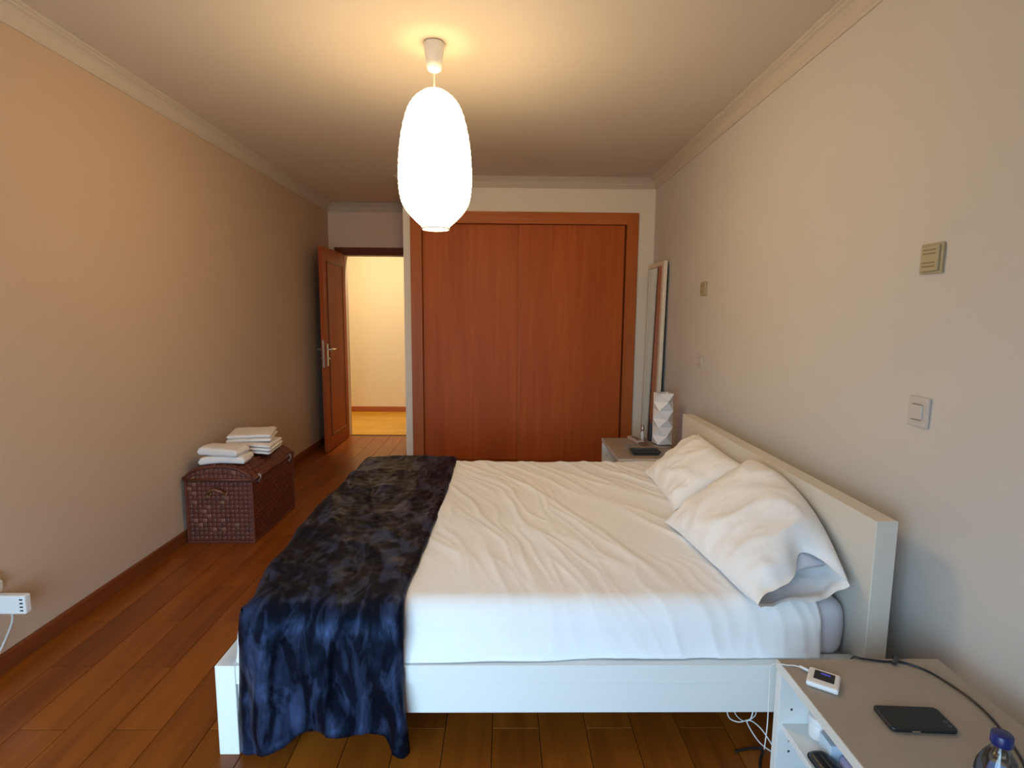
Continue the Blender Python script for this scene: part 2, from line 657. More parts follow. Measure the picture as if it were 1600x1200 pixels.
# ------------------------------------------------------------------ room shell
T = 0.14
YC = 7.849   # far wall of the corridor
floor = struct('floor', box(XL - T, XR + T, YF - T, YD + 0.06, -0.12, -0.004), GROOVE)
PW, PL_ = 0.158, 0.66
plank_full = None
x_edges = [-1.297 + PW * k for k in range(-4, 18)]
for ci in range(len(x_edges)):
    xa, xb = x_edges[ci], x_edges[ci] + PW
    cxa, cxb = max(xa, XL), min(xb, XR)
    if cxb - cxa < 0.01: continue
    off = 1.71 if ci % 2 == 0 else 2.04
    off += 0.0
    k0 = -3
    for k in range(-3, 9):
        ya, yb = off + PL_ * k, off + PL_ * (k + 1)
        if yb < 0.70: continue
        cya, cyb = ya, min(yb, YD + 0.05)
        if cyb - cya < 0.01: continue
        if cya > YW and cxa > XA + 0.02: continue
        full = abs((cxb - cxa) - PW) < 1e-4 and abs((cyb - cya) - PL_) < 1e-4
        g = 0.0011
        cx, cy = (cxa + cxb) / 2, (cya + cyb) / 2
        if full and plank_full:
            o = bpy.data.objects.new('plank', plank_full)
            C.objects.link(o)
            o.parent = floor
        else:
            hx, hy = (cxb - cxa) / 2 - g, (cyb - cya) / 2 - g
            bm = bmesh.new()
            lo = [bm.verts.new((sx * hx, sy * hy, -0.02)) for sx, sy in ((-1, -1), (1, -1), (1, 1), (-1, 1))]
            mi = [bm.verts.new((sx * hx, sy * hy, -0.0012)) for sx, sy in ((-1, -1), (1, -1), (1, 1), (-1, 1))]
            hi = [bm.verts.new((sx * (hx - .0012), sy * (hy - .0012), 0)) for sx, sy in ((-1, -1), (1, -1), (1, 1), (-1, 1))]
            for A, B in ((lo, mi), (mi, hi)):
                for q in range(4):
                    bm.faces.new((A[q], A[(q + 1) % 4], B[(q + 1) % 4], B[q]))
            bm.faces.new(hi)
            o = obj('plank', bm, PLANK, floor)
            if full: plank_full = o.data
        o.location = (cx, cy, 0)
# planks behind the camera, joined
bm = bmesh.new()
for ci in range(len(x_edges)):
    cxa, cxb = max(x_edges[ci], XL), min(x_edges[ci] + PW, XR)
    if cxb - cxa < 0.01: continue
    off = 1.71 if ci % 2 == 0 else 2.04
    ye = min(off + PL_ * k for k in range(-4, 9) if off + PL_ * (k + 1) >= 0.70)
    y = ye
    while y > YF:
        add_box(bm, cxa + .001, cxb - .001, max(y - PL_, YF) + .001, y - .001, -0.02, 0)
        y -= PL_
o = obj('plank_rows_behind', bm, PLANK, floor)
o['kind'] = 'stuff'

# corridor floor: planks laid across
cf = struct('floor_corridor', box(-3.6, 1.2, YD + 0.06, YC + T, -0.12, -0.004), GROOVE)
y = YD + 0.075
row = 0
while y < YC:
    y1 = min(y + PW, YC)
    x = -3.6 + (0.33 if row % 2 else 0.0)
    while x < 1.2:
        if x + PL_ > -2.0 and x < -0.6:
            bm = box(-PL_ / 2 + .001, PL_ / 2 - .001, -(y1 - y) / 2 + .001, (y1 - y) / 2 - .001, -0.02, 0)
            o = obj('plank', bm, PLANKX, cf)
            o.location = (x + PL_ / 2, (y + y1) / 2, 0)
        x += PL_
    y = y1
    row += 1
o = obj('threshold_strip', box(-1.80, -0.93, YD + 0.045, YD + 0.078, -0.01, 0.004, bev=0.002), GROOVE, cf)

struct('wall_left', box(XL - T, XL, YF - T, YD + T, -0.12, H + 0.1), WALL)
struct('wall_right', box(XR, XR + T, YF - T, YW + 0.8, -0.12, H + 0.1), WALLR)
x0, x1, z0, z1 = WIN
struct('wall_front', boxes((XL - T, x0, YF - T, YF, -0.12, H + 0.1), (x1, XR + T, YF - T, YF, -0.12, H + 0.1),
                           (x0, x1, YF - T, YF, z1 + 0.9, H + 0.1), (x0, x1, YF - T, YF, -0.12, z0)), WALL)
# door wall with its opening
DX0, DX1, DZ = -1.765, -0.935, 2.04
struct('wall_back', boxes((XL - T, DX0, YD, YD + 0.12, -0.12, H + 0.1), (DX1, XA + 0.2, YD, YD + 0.12, -0.12, H + 0.1),
                          (DX0, DX1, YD, YD + 0.12, DZ, H + 0.1)), plain('brightened_door_wall_paint', (0.74, 0.62, 0.51), 0.85, bump=0.05, bscale=140))  # left wall's paint lightened here, in place of light reaching the door wall
# wardrobe wall and the side of its niche
WX0, WX1, WZ = -0.832, 1.169, 2.28
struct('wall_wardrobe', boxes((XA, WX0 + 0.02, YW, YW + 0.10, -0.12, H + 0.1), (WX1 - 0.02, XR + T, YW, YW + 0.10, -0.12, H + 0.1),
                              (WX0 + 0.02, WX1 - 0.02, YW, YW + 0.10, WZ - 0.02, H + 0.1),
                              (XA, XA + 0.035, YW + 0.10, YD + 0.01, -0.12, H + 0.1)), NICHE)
struct('ceiling', box(XL - T, XR + T, YF - T, YD + T, H, H + 0.12), CEIL)
# corridor shell
struct('wall_corridor', boxes((-3.6, 1.2, YC, YC + T, -0.12, H + 0.1), (-3.6 - T, -3.6, YD, YC + T, -0.12, H + 0.1),
                              (1.2, 1.2 + T, YD, YC + T, -0.12, H + 0.1), (XL - T - 1.6, XL - T, YD, YD + 0.12, -0.12, H + 0.1),
                              (XA + 0.1, 1.2, YD + 0.0, YD + 0.12, -0.12, H + 0.1)),
       plain('corridor_paint', (0.80, 0.70, 0.52), 0.85))
struct('ceiling_corridor', box(-3.6 - T, 1.2 + T, YD + 0.1, YC + T, H, H + 0.12), CEIL)

# crown mouldings (profile: inward offset, z)
cp = [(0, H - 0.086), (0.007, H - 0.086), (0.010, H - 0.081), (0.014, H - 0.075), (0.014, H - 0.067), (0.009, H - 0.064),
      (0.012, H - 0.054), (0.020, H - 0.038), (0.034, H - 0.024), (0.048, H - 0.018), (0.050, H - 0.012), (0.058, H - 0.010),
      (0.064, H - 0.005), (0.064, H - 0.0005), (0, H - 0.0005)]
struct('trim_1', sweep([(XR, YF), (XR, YW), (XA, YW), (XA, YD), (XL, YD), (XL, YF)], cp), CROWN)
struct('trim_2', sweep([(-3.6, YC), (1.2, YC)][::-1], [(0, H - 0.06), (0.02, H - 0.06), (0.05, H), (0, H)]), CROWN)
# baseboards
bp = [(0, 0.0), (0.013, 0.0), (0.013, 0.068), (0.009, 0.075), (0, 0.075)]
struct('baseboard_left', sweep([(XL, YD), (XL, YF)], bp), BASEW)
struct('baseboard_right', sweep([(XR, YF), (XR, YW)], bp), BASEW)
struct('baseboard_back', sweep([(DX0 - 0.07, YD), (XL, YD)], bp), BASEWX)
struct('baseboard_niche', sweep([(XA, YW), (XA, YD)], bp), BASEW)
struct('baseboard_wardrobe', sweep([(XR, YW), (WX1 + .004, YW)], bp), BASEWX)
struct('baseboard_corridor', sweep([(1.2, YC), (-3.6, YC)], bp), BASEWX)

# window frame behind the camera, roller shutter half down
win = struct('window_1', boxes((x0, x0 + .05, YF - .10, YF - .04, z0, z1 + .9), (x1 - .05, x1, YF - .10, YF - .04, z0, z1 + .9),
                               ((x0 + x1) / 2 - .03, (x0 + x1) / 2 + .03, YF - .10, YF - .04, z0, z1 + .9),
                               (x0, x1, YF - .10, YF - .04, z0, z0 + .06), (x0, x1, YF - .10, YF - .04, z1 + .84, z1 + .9)), WHITE)
sh = bmesh.new()
for k in range(18):
    add_box(sh, x0, x1, YF - .135, YF - .12, z1 + k * .05, z1 + k * .05 + .0495, bev=.003)
obj('roller_shutter', sh, WPLAST, win)

# ------------------------------------------------------------------ bedroom door, open against the left wall
door = thing('door_1', None, None, (-1.75, YD, 0))
door['kind'] = 'structure'
obj('header_casing', boxes((-1.863, -0.90, YD - 0.022, YD - 0.001, 2.028, 2.105), (-1.78, -0.90, YD - 0.03, YD + 0.0, 2.028, 2.048)), HEADW, door)
obj('jamb_casing', box(-1.863, -1.775, YD - 0.020, YD - 0.001, 0, 2.028), HEADW, door)
obj('jamb', box(-1.783, -1.766, YD - 0.02, YD + 0.13, 0, 2.03), FWOOD, door)
obj('jamb', box(-0.935, -0.918, YD - 0.012, YD + 0.13, 0, 2.03), FWOOD, door)
obj('head_jamb', box(-1.77, -0.93, YD - 0.02, YD + 0.13, 2.022, 2.042), HEADW, door)
LX0, LX1, LY0, LY1 = -1.793, -1.753, 5.440, 6.195
leaf = obj('door_leaf', box(LX0, LX1, LY0, LY1, 0.008, 2.028, bev=0.002), DOORW, door)
# recessed panel with its bead on the visible face
py0, py1, pz0, pz1 = LY0 + 0.115, LY1 - 0.115, 0.15, 1.90
bd = bmesh.new()
for a in ((py0, py1, pz0, pz0 + .016), (py0, py1, pz1 - .016, pz1), (py0, py0 + .016, pz0, pz1), (py1 - .016, py1, pz0, pz1)):
    add_box(bd, LX1 - .001, LX1 + .009, a[0], a[1], a[2], a[3], bev=0.003)
obj('panel_bead', bd, plain('bead_wood', (0.17, 0.038, 0.010), 0.5), leaf, label='darker bead around the door panel')
obj('panel', box(LX1 - .001, LX1 + .003, py0 + .016, py1 - .016, pz0 + .016, pz1 - .016), DOORW, leaf)
obj('lock_plate', box(LX0 + .010, LX1 - .010, LY0 - .003, LY0 + .002, 0.86, 1.13, bev=0.001), STEEL, leaf, label='steel lock plate on the door edge')
for sgn in (-1, 1):
    xf = LX1 if sgn > 0 else LX0
    b = bmesh.new()
    add_box(b, xf - .001 if sgn > 0 else xf - .007, xf + .007 if sgn > 0 else xf + .001, LY0 + .035, LY0 + .075, 0.87, 1.09, bev=0.002)
    Mr = Matrix.Translation((xf, LY0 + .055, 1.035)) @ Matrix.Rotation(sgn * PI / 2, 4, 'Y')
    lathe([(.010, 0), (.010, .045), (.008, .05)], 16, Mr, b, close_top=True)
    tube([(xf + sgn * .045, LY0 + .050, 1.035), (xf + sgn * .048, LY0 + .10, 1.035), (xf + sgn * .046, LY0 + .17, 1.032)], .009, 8, 6, b)
    Mr2 = Matrix.Translation((xf, LY0 + .055, 0.945)) @ Matrix.Rotation(sgn * PI / 2, 4, 'Y')
    lathe([(.009, 0), (.009, .022), (.007, .024)], 12, Mr2, b, close_top=True)
    obj('door_handle', b, STEEL, leaf, label='steel lever handle with long back plate')

# ------------------------------------------------------------------ built-in wardrobe
wd = thing('wardrobe', 'built-in reddish cherry wood wardrobe with two plain sliding doors', 'wardrobe', ((WX0 + WX1) / 2, YW, 0))
fy0, fy1 = YW - 0.018, YW + 0.11
obj('frame_stile', box(WX0, WX0 + 0.098, fy0, fy1, 0, WZ, bev=.0015), FWOOD, wd)
obj('frame_stile', box(WX1 - 0.100, WX1, fy0, fy1, 0, WZ, bev=.0015), FWOOD, wd)
obj('frame_header', box(WX0 + .098, WX1 - .100, fy0, fy1, WZ - 0.100, WZ, bev=.0015), wood('header_cherry', (0.34, 0.080, 0.017), (0.44, 0.12, 0.027), (0.54, 0.16, 0.042), 'X', 0.40, 18, 0.0, 16), wd)
obj('plinth', box(WX0 + .098, WX1 - .100, fy0 + .006, fy1, 0, 0.045, bev=.0015), DWOODX, wd)
dL = obj('sliding_door', box(WX0 + .100, 0.165, YW + 0.045, YW + 0.067, 0.050, WZ - 0.102, bev=.001), DWOOD, wd)
dR = obj('sliding_door', box(0.128, WX1 - 0.112, YW + 0.012, YW + 0.034, 0.050, WZ - 0.104, bev=.001), DWOOD, wd)
obj('edge_strip', box(0.124, 0.136, YW + 0.008, YW + 0.036, 0.050, WZ - 0.104, bev=.001), FWOOD, dR)
obj('carcass', boxes((WX0 + .02, WX1 - .02, YW + .58, YW + .60, 0, WZ), (WX0 + .02, WX0 + .04, YW + .11, YW + .58, 0, WZ),
                     (WX1 - .04, WX1 - .02, YW + .11, YW + .58, 0, WZ), (WX0 + .04, WX1 - .04, YW + .11, YW + .58, WZ - .03, WZ),
                     (WX0 + .04, WX1 - .04, YW + .11, YW + .58, 0.0, 0.05)), WICKERD, wd)

# ------------------------------------------------------------------ pendant lamp
LXc, LYc = -0.318, 2.60
lp = thing('pendant_lamp', 'lit tall white rice paper lantern hanging from the ceiling', 'lamp', (LXc, LYc, 1.77))
Mz = Matrix.Translation((LXc, LYc, 0))
obj('ceiling_cup', lathe([(.001, H - .003), (.046, H - .003), (.047, H - .010), (.044, H - .02), (.036, H - .088), (.030, H - .112), (.018, H - .120), (.001, H - .121)], 32, Mz), WPLAST, lp, label='white plastic ceiling cup')
obj('cord', tube([(LXc, LYc, H - .118), (LXc, LYc, 2.2), (LXc, LYc, 2.08)], .003, 8, 2), WPLAST, lp)
zt, zb = 2.365, 1.773
KEY = [(0.0, .047), (.010, .056), (.046, .085), (.10, .110), (.177, .130), (.31, .149), (.42, .158), (.505, .162), (.60, .1645), (.675, .1635), (.75, .159),
       (.806, .151), (.85, .138), (.885, .123), (.92, .104), (.95, .086), (.98, .066), (1.0, .060)]
prof = []
curve = smooth_path([(r_, 0, t_) for t_, r_ in KEY], 6)
for i, c_ in enumerate(reversed(curve)):
    prof.append((c_.x + .0012 * math.cos(2 * PI * i / 3), zt - (zt - zb) * c_.z))
obj('paper_shade', lathe(prof, 48, Mz), LAMPSH, lp, label='glowing ribbed paper shade')
obj('rim_ring', lathe([(prof[0][0] - .002, zb - .004), (prof[0][0] + .003, zb - .004), (prof[0][0] + .003, zb + .004), (prof[0][0] - .002, zb + .004), (prof[0][0] - .002, zb - .004)], 40, Mz), WPLAST, lp)
obj('bulb', lathe([(.001, 1.93), (.018, 1.935), (.030, 1.96), (.028, 1.99), (.016, 2.02), (.013, 2.05)], 20, Mz), BULB, lp)
obj('bulb_socket', lathe([(.013, 2.045), (.020, 2.05), (.020, 2.085), (.004, 2.09)], 20, Mz), WPLAST, lp)

# warm light in the corridor (its ceiling lamp, out of sight to the left of the opening)
cl = thing('corridor_ceiling_lamp', 'round lit ceiling lamp in the corridor above the doorway view', 'lamp', (-1.62, 6.60, H - .06))
obj('glass_bowl', lathe([(.001, H - .075), (.06, H - .07), (.11, H - .05), (.14, H - .02), (.145, H - .001)], 32, Matrix.Translation((-1.62, 6.60, 0))), emitter('corridor_lamp_glass', (1.0, 0.80, 0.50), HALL_POWER), cl)

# ------------------------------------------------------------------ bed
FX, HX, BY0, BY1 = -0.8907, 1.2016, 1.602, 3.450
bed = thing('double_bed', 'white panel double bed frame with a tall plain headboard', 'bed', (0.15, 2.5, 0))
obj('headboard', box(HX - 0.068, HX, BY0, BY1, 0.0, 0.77, bev=0.002), HEADB, bed, label='off-white plain headboard panel')
fb = obj('footboard', boxes((FX, FX + 0.062, BY0, BY1, 0.235, 0.300), (FX + .018, FX + 0.040, BY0 + .06, BY1 - .06, 0.13, 0.24), bev=0.0015), WHITE, bed)
for yy in (BY0, BY1 - .06):
    obj('leg', box(FX, FX + 0.062, yy - .0005, yy + .06, 0, 0.3002, bev=0.0015), WHITE, bed)
for yy, d in ((BY0, 1), (BY1, -1)):
    a = lambda p, q: (min(yy + d * p, yy + d * q), max(yy + d * p, yy + d * q))
    obj('rail_ledge', box(FX + .0625, HX - .0685, *a(0.0005, 0.062), 0.238, 0.300, bev=0.0015), WHITE, bed)
    obj('side_rail', box(FX + .0625 + .003, HX - .0685, *a(0.006, 0.028), 0.137, 0.239, bev=0.001), WHITE, bed)
obj('mid_beam', box(FX + .06, HX - .07, 2.50, 2.55, 0.16, 0.20), STEEL, bed)
for k in range(14):
    xs = FX + .16 + k * .138
    obj('slat', box(xs, xs + .07, BY0 + .06, BY1 - .06, 0.255, 0.270, bev=.002), EDGE, bed)

# mattress
MX0, MX1, MY0, MY1, MZ = -0.826, 1.128, 1.652, 3.395, 0.468
ma = thing('mattress', 'pale mattress whose rounded corner shows beside the headboard', 'mattress', (0.14, 2.5, 0.27))


def rounded_slab(x0, x1, y0, y1, z0, z1, r, zr, fnz=None, n=8, bul=0.0):
    """Slab with rounded plan corners and rounded top/bottom edges."""
    bm = bmesh.new()
    rings = []
    lev = []
    for i in range(n + 1):
        a = PI / 2 * i / n
        lev.append((zr * (1 - math.sin(a)), z0 + zr * (1 - math.cos(a))))
    for i in range(1, 4):
        lev.append((-bul * math.sin(PI * i / 4), z0 + zr + (z1 - z0 - 2 * zr) * i / 4))
    for i in range(n + 1):
        a = PI / 2 * i / n
        lev.append((zr * (1 - math.cos(a)), z1 - zr + zr * math.sin(a)))
    for ins, z in lev:
        ring = []
        for cx_, cy_, a0 in ((x1 - r, y1 - r, 0), (x0 + r, y1 - r, PI / 2), (x0 + r, y0 + r, PI), (x1 - r, y0 + r, 1.5 * PI)):
            for k in range(7):
                a = a0 + PI / 2 * k / 6
                rr = max(r - ins, 0.001)
                ring.append(bm.verts.new((cx_ + rr * math.cos(a), cy_ + rr * math.sin(a), z)))
        rings.append(ring)
    m = len(rings[0])
    for j in range(len(rings) - 1):
        for i in range(m):
            k = (i + 1) % m
            bm.faces.new((rings[j][i], rings[j][k], rings[j + 1][k], rings[j + 1][i])).smooth = True
    bm.faces.new(rings[-1]); bm.faces.new(list(reversed(rings[0])))
    return bm


obj('ticking_cover', rounded_slab(MX0, MX1, MY0 + .012, MY1 - .006, 0.272, MZ - .004, 0.07, 0.05, bul=0.003), MATTR, ma)


# bed sheet: arc-length profile across the bed (y) and drop at the near side, tucked in on the ledge
def sheet_fn(u, v):
    x = -0.836 + u * (1.015 + 0.836)
    # path along v: far tuck -> up the far side -> top -> near edge -> down near side -> hem
    top = (MY1 - 0.05) - (MY0 + 0.06)
    s = v * (0.16 + 0.10 + top + 0.12 + 0.135)
    yo, zo = 0.0, 0.0
    r1, r2 = 0.05, 0.075
    hem = 0.116 + 0.003 * nz(x * 4, 3.3)
    L1, L2, L3, L4 = 0.12, r1 * PI / 2, (MY1 - r1) - (MY0 + r2), r2 * PI / 2
    tot = L1 + L2 + L3 + L4 + hem - 0.02
    s = v * tot
    ny, nz_ = 0.0, 1.0
    ztop = MZ + 0.006
    if s < L1:
        yo = MY1 + 0.006; zo = ztop - r1 - (L1 - s); ny, nz_ = 1, 0
    elif s < L1 + L2:
        a = (s - L1) / r1
        yo = MY1 + 0.006 - r1 + r1 * math.cos(a); zo = ztop - r1 + r1 * math.sin(a); ny, nz_ = math.cos(a), math.sin(a)
    elif s < L1 + L2 + L3:
        yo = MY1 + 0.006 - r1 - (s - L1 - L2); zo = ztop
    elif s < L1 + L2 + L3 + L4:
        a = (s - L1 - L2 - L3) / r2
        yo = MY0 - 0.006 + r2 - r2 * math.sin(a); zo = ztop - r2 + r2 * math.cos(a); ny, nz_ = -math.sin(a), math.cos(a)
    else:
        d = s - L1 - L2 - L3 - L4
        yo = MY0 - 0.006 - (0.006 + 0.026 * sstep(.6, -.5, x) + .008 * nz(x * 5, 1.0)) * sstep(0, .1, d); zo = ztop - r2 - d; ny, nz_ = -1, 0
        # wrinkles running from far-left towards near-right, curving to straight down at the near side
    yy = MY1 - (s - L1)            # unrolled coordinate
    bend = sstep(1.55, 2.6, yy)
    dx = 0.55 * (yy - 1.6) * 0.9 + 0.22 * (yy - 1.6) ** 2 * 0.6
    a_ = x + dx * 0.62
    wv = a_ + 0.10 * nz(x * 1.6, yy * 1.6, 5.0) + 0.03 * nz(x * 5, yy * 5, 2.0)
    h1 = max(0.0, ridge(wv * 7.0, yy * 0.9, 1.7)) ** 3
    h2 = max(0.0, ridge(wv * 15.0, yy * 2.1, 9.1)) ** 3
    h3 = nz(wv * 32, yy * 5, 4.4)
    mask = sstep(-0.35, 0.30, nz(x * 1.3 + 4, yy * 1.1, 7.0) + 0.12)
    mside = 0.45 + 0.55 * sstep(MY0, MY0 + .3, yy) + 0.3 * sstep(0.2, 0.8, x)
    h = (0.0065 * h1 + 0.0055 * h2 * mask + 0.0016 * h3 * mask) * mside
    h += 0.004 * nz(x * 3, yy * 3, 11.0)
    if s > tot - 0.03: h *= 0.6
    # the long diagonal fold
    fd = a_ + 0.02 * nz(x * 3, yy * 3, 8) - 0.62
    h += 0.006 * math.exp(-(fd / 0.022) ** 2) * sstep(1.6, 2.0, yy)
    h = h + 0.003
    if u < 0.03:
        zo -= 0.05 * (1 - u / 0.03) ** 2
    return Vector((x, yo + ny * h, zo + nz_ * h))


so = obj('bed_sheet', grid(sheet_fn, 250, 300, 0.0015), SHEET, None, loc=(0.1, 2.5, MZ), smooth=True)
tag(so, 'creased white cotton sheet stretched over the mattress', 'sheet')


# ------------------------------------------------------------------ pillows
def pillow_bm(fm, nm, fw, nw, T0, n_up, seed=0, nu=64, nv=72, open_end=False, mid=None, mw=None):
    """Pillow about a centre line from fm to nm with half-width vectors fw, nw; closed round both ends."""
    fm, nm, fw, nw, n_up = map(Vector, (fm, nm, fw, nw, n_up))
    bm = bmesh.new()
    rings = []
    for j in range(nv + 1):
        v = j / nv
        tv = 2 * v - 1
        c = fm.lerp(nm, v)
        wv = fw.lerp(nw, v)
        if mid is not None:      # quadratic through a middle control
            k_ = 4 * v * (1 - v)
            c = c + (Vector(mid) - (fm + nm) / 2) * k_
            wv = wv + (Vector(mw) - (fw + nw) / 2) * k_
        ax = (nm - fm).normalized()
        up = (n_up - ax * n_up.dot(ax)).normalized()
        up = (up - wv.normalized() * up.dot(wv.normalized())).normalized()
        prof_t = max(0.0, 1 - abs(tv) ** 3.2) ** 0.55
        if open_end and tv > 0: prof_t = max(prof_t, 0.34)
        ring = []
        for i in range(nu):
            a = 2 * PI * i / nu
            ca, sa = math.cos(a), math.sin(a)
            # lens-shaped section: seam at +-1, soft belly between
            x = ca
            th = math.copysign((max(0.0, 1 - abs(ca) ** 2.6)) ** 0.62, sa) if abs(sa) > 1e-9 else 0.0
            pinch = 1 - 0.07 * (1 - abs(tv) ** 4) * abs(x) ** 2
            lpin = 1 - 0.05 * (1 - abs(x) ** 4)
            # corners run out past the belly
            p = c + (c - (fm + nm) / 2) * (lpin - 1) * 1.0
            p = p + wv * x * pinch
            t = T0 * prof_t * th
            p = p + up * t
            q = p * 1.0
            wr = 0.016 * (max(0, ridge(q.x * 5 + seed, q.y * 4, q.z * 5)) ** 3) + 0.009 * nz(q.x * 9 + seed, q.y * 7, q.z * 9) \
                + 0.006 * max(0, ridge(q.x * 14, q.y * 9 + seed, q.z * 14)) ** 4
            edge = (1 - abs(x) ** 6) * (1 - abs(tv) ** 8)
            p = p + up * wr * math.copysign(1, sa) * (0.25 + 0.75 * edge)
            # the open mouth: the upper layer is pulled back from the lower one
            if open_end and tv > 0.35:
                k2 = ((tv - 0.35) / 0.65) ** 2
                if sa > 0:
                    p = p - ax * 0.115 * k2 * math.exp(-((x - 0.42) / 0.42) ** 2)
                    p = p + up * 0.030 * k2 * math.exp(-((x - 0.45) / 0.40) ** 2)
                else:
                    p = p + ax * 0.010 * k2 * math.sin(x * 5.0)
            # gathers running in from the closed seams
            p = p + up * 0.0055 * math.sin(x * 13 + seed) * sstep(0.55, 1.0, abs(tv)) * (1 if sa > 0 else -1) * edge
            if x < -0.45: p = p + up * 0.0045 * math.sin(tv * 21 + seed) * sstep(-.45, -.9, x) * edge
            # hem flutter at the ends
            if abs(tv) > 0.85:
                p = p + up * 0.010 * nz(x * 4 + seed, 2.2 * tv) * (abs(tv) - 0.85) / 0.15
            ring.append(bm.verts.new(p))
        rings.append(ring)
    for j in range(nv):
        for i in range(nu):
            k = (i + 1) % nu
            bm.faces.new((rings[j][i], rings[j][k], rings[j + 1][k], rings[j + 1][i])).smooth = True
    bm.faces.new(list(reversed(rings[0]))).smooth = True
    if not open_end: bm.faces.new(rings[-1]).smooth = True
    bmesh.ops.recalc_face_normals(bm, faces=bm.faces)
    return bm


p1 = thing('pillow', 'smaller-looking white pillow at the far side by the folded paper lamp', 'pillow', (0.95, 2.85, 0.48))
obj('pillowcase', pillow_bm((0.965, 3.09, 0.605), (0.945, 2.42, 0.600), (0.165, 0.04, 0.105), (0.165, -0.02, 0.105), 0.075, (-0.5, 0, 0.86), 3.0), PILLOWC, p1)
p2 = thing('pillow', 'large rumpled white pillow nearest the camera with an open pillowcase end', 'pillow', (0.92, 1.95, 0.48))
obj('pillowcase', pillow_bm((0.905, 2.37, 0.620), (0.930, 1.595, 0.535), (0.205, 0.06, 0.125), (0.160, 0.03, 0.012), 0.088, (-0.5, 0, 0.86), 8.0, open_end=True, mid=(.925, 1.97, .622), mw=(.203, .04, .115)), PILLOWC, p2)
obj('pillow_insert', pillow_bm((0.925, 2.2, 0.61), (0.930, 1.69, 0.560), (0.15, 0.04, 0.09), (0.12, 0.02, 0.025), 0.035, (-0.5, 0, 0.86), 5.0, 32, 24), MATTR, p2)


# ------------------------------------------------------------------ plush blanket over the foot of the bed
def blanket_fn(u, v):
    zt_ = MZ + 0.016
    r2 = 0.085
    y_far = MY1 + 0.055
    top_len = (MY1 + .03) - (MY0 + 0.03)
    L1, L2, L4 = 0.14, 0.05 * PI / 2, r2 * PI / 2
    yA, yB = y_far - 0.05, 1.585 + r2
    L3 = yA - yB
    hemz = 0.012 + 0.080 * sstep(0.0, 0.45, u) - 0.012 * math.sin(u * 9) * sstep(.2, .4, u) - 0.052 * sstep(0.86, 0.99, u)
    L5 = (zt_ - r2) - hemz
    tot = L1 + L2 + L3 + L4 + L5
    s = v * tot
    ny, nzz = 0.0, 1.0
    if s < L1:
        y = y_far; z = zt_ - 0.05 - (L1 - s); ny, nzz = 1, 0
    elif s < L1 + L2:
        a = (s - L1) / 0.05
        y = y_far - .05 + .05 * math.cos(a); z = zt_ - .05 + .05 * math.sin(a); ny, nzz = math.cos(a), math.sin(a)
    elif s < L1 + L2 + L3:
        y = yA - (s - L1 - L2); z = zt_
    elif s < L1 + L2 + L3 + L4:
        a = (s - L1 - L2 - L3) / r2
        y = yB - r2 * math.sin(a); z = zt_ - r2 + r2 * math.cos(a); ny, nzz = -math.sin(a), math.cos(a)
    else:
        d = s - L1 - L2 - L3 - L4
        y = 1.585; z = zt_ - r2 - d; ny, nzz = -1, 0
    d = max(0.0, s - L1 - L2 - L3)          # distance past the near edge
    hang = sstep(0.02, 0.30, d)
    yy = y
    # left and right borders
    xl = -0.893 + 0.030 * sstep(2.4, 1.95, yy) + 0.05 * sstep(1.95, 1.66, yy) + 0.012 * nz(yy * 2.2, 3.1)
    if d > 0: xl = xl + 0.006 * sstep(0, .12, d) - 0.016 * sstep(.08, .45, d)
    xr = -0.292 - 0.018 * sstep(3.3, 2.4, yy) + 0.010 * math.sin(yy * 3.1) + 0.004 * nz(yy * 6, 8.0)
    if d > 0: xr = -0.318 + 0.02 * sstep(0, .4, d) + 0.006 * math.sin(d * 16)
    x = xl + (xr - xl) * u
    if yy > 1.6 and d == 0: pass
    # folds
    fx = x + 0.05 * nz(x * 3, d * 4, 3.0) + (u - .5) * -0.04 * d
    f1 = 0.027 * math.sin(fx * 34 + 2.0 * nz(d * 3, 1.1) + 0.8) * (0.4 + .6 * nz(x * 4, d * 1.5, 7) + .4)
    f2 = 0.010 * max(0, ridge(fx * 11, d * 1.6, 2.0)) ** 3
    h = hang * (f1 + f2)
    t1 = 0.0080 * max(0, ridge(x * 5 + yy * 1.6, yy * 2.6, 4.0)) ** 2 + 0.006 * nz(x * 9, yy * 7, 1.0) + .008 * nz(x * 3, yy * 3, 6.0)
    h += t1 * (1 - 0.6 * hang)
    h += 0.0025 * nz(x * 30, (yy + z * 1.0) * 26, 1.0)
    h += 0.004
    hemd = tot - s
    if hemd < 0.022: h += 0.003 * math.sin(hemd / 0.022 * PI)
    # soft bend down along the foot edge and rolled right border
    eu = u * 0.6
    if d < .05:
        z -= 0.055 * max(0.0, 1 - eu / 0.05) ** 2 * (1 - d / .05)
    else:
        y += 0.020 * max(0.0, 1 - eu / 0.03) ** 2
    if u > 0.975: h -= 0.010 * ((u - 0.975) / 0.025) ** 2
    if s >= L1 + L2 + L3 + L4 and h < -0.002: h = -0.002 + (h + .002) * .3
    return Vector((x, y + ny * h, z + nzz * h))


bo = obj('plush_blanket', grid(blanket_fn, 130, 340, 0.008), PLUSH, None, loc=(-0.6, 2.5, MZ), smooth=True)
tag(bo, 'dark navy plush throw hanging over the foot of the bed', 'blanket')

# ------------------------------------------------------------------ nightstands
NX0, NX1 = 0.747, 1.188


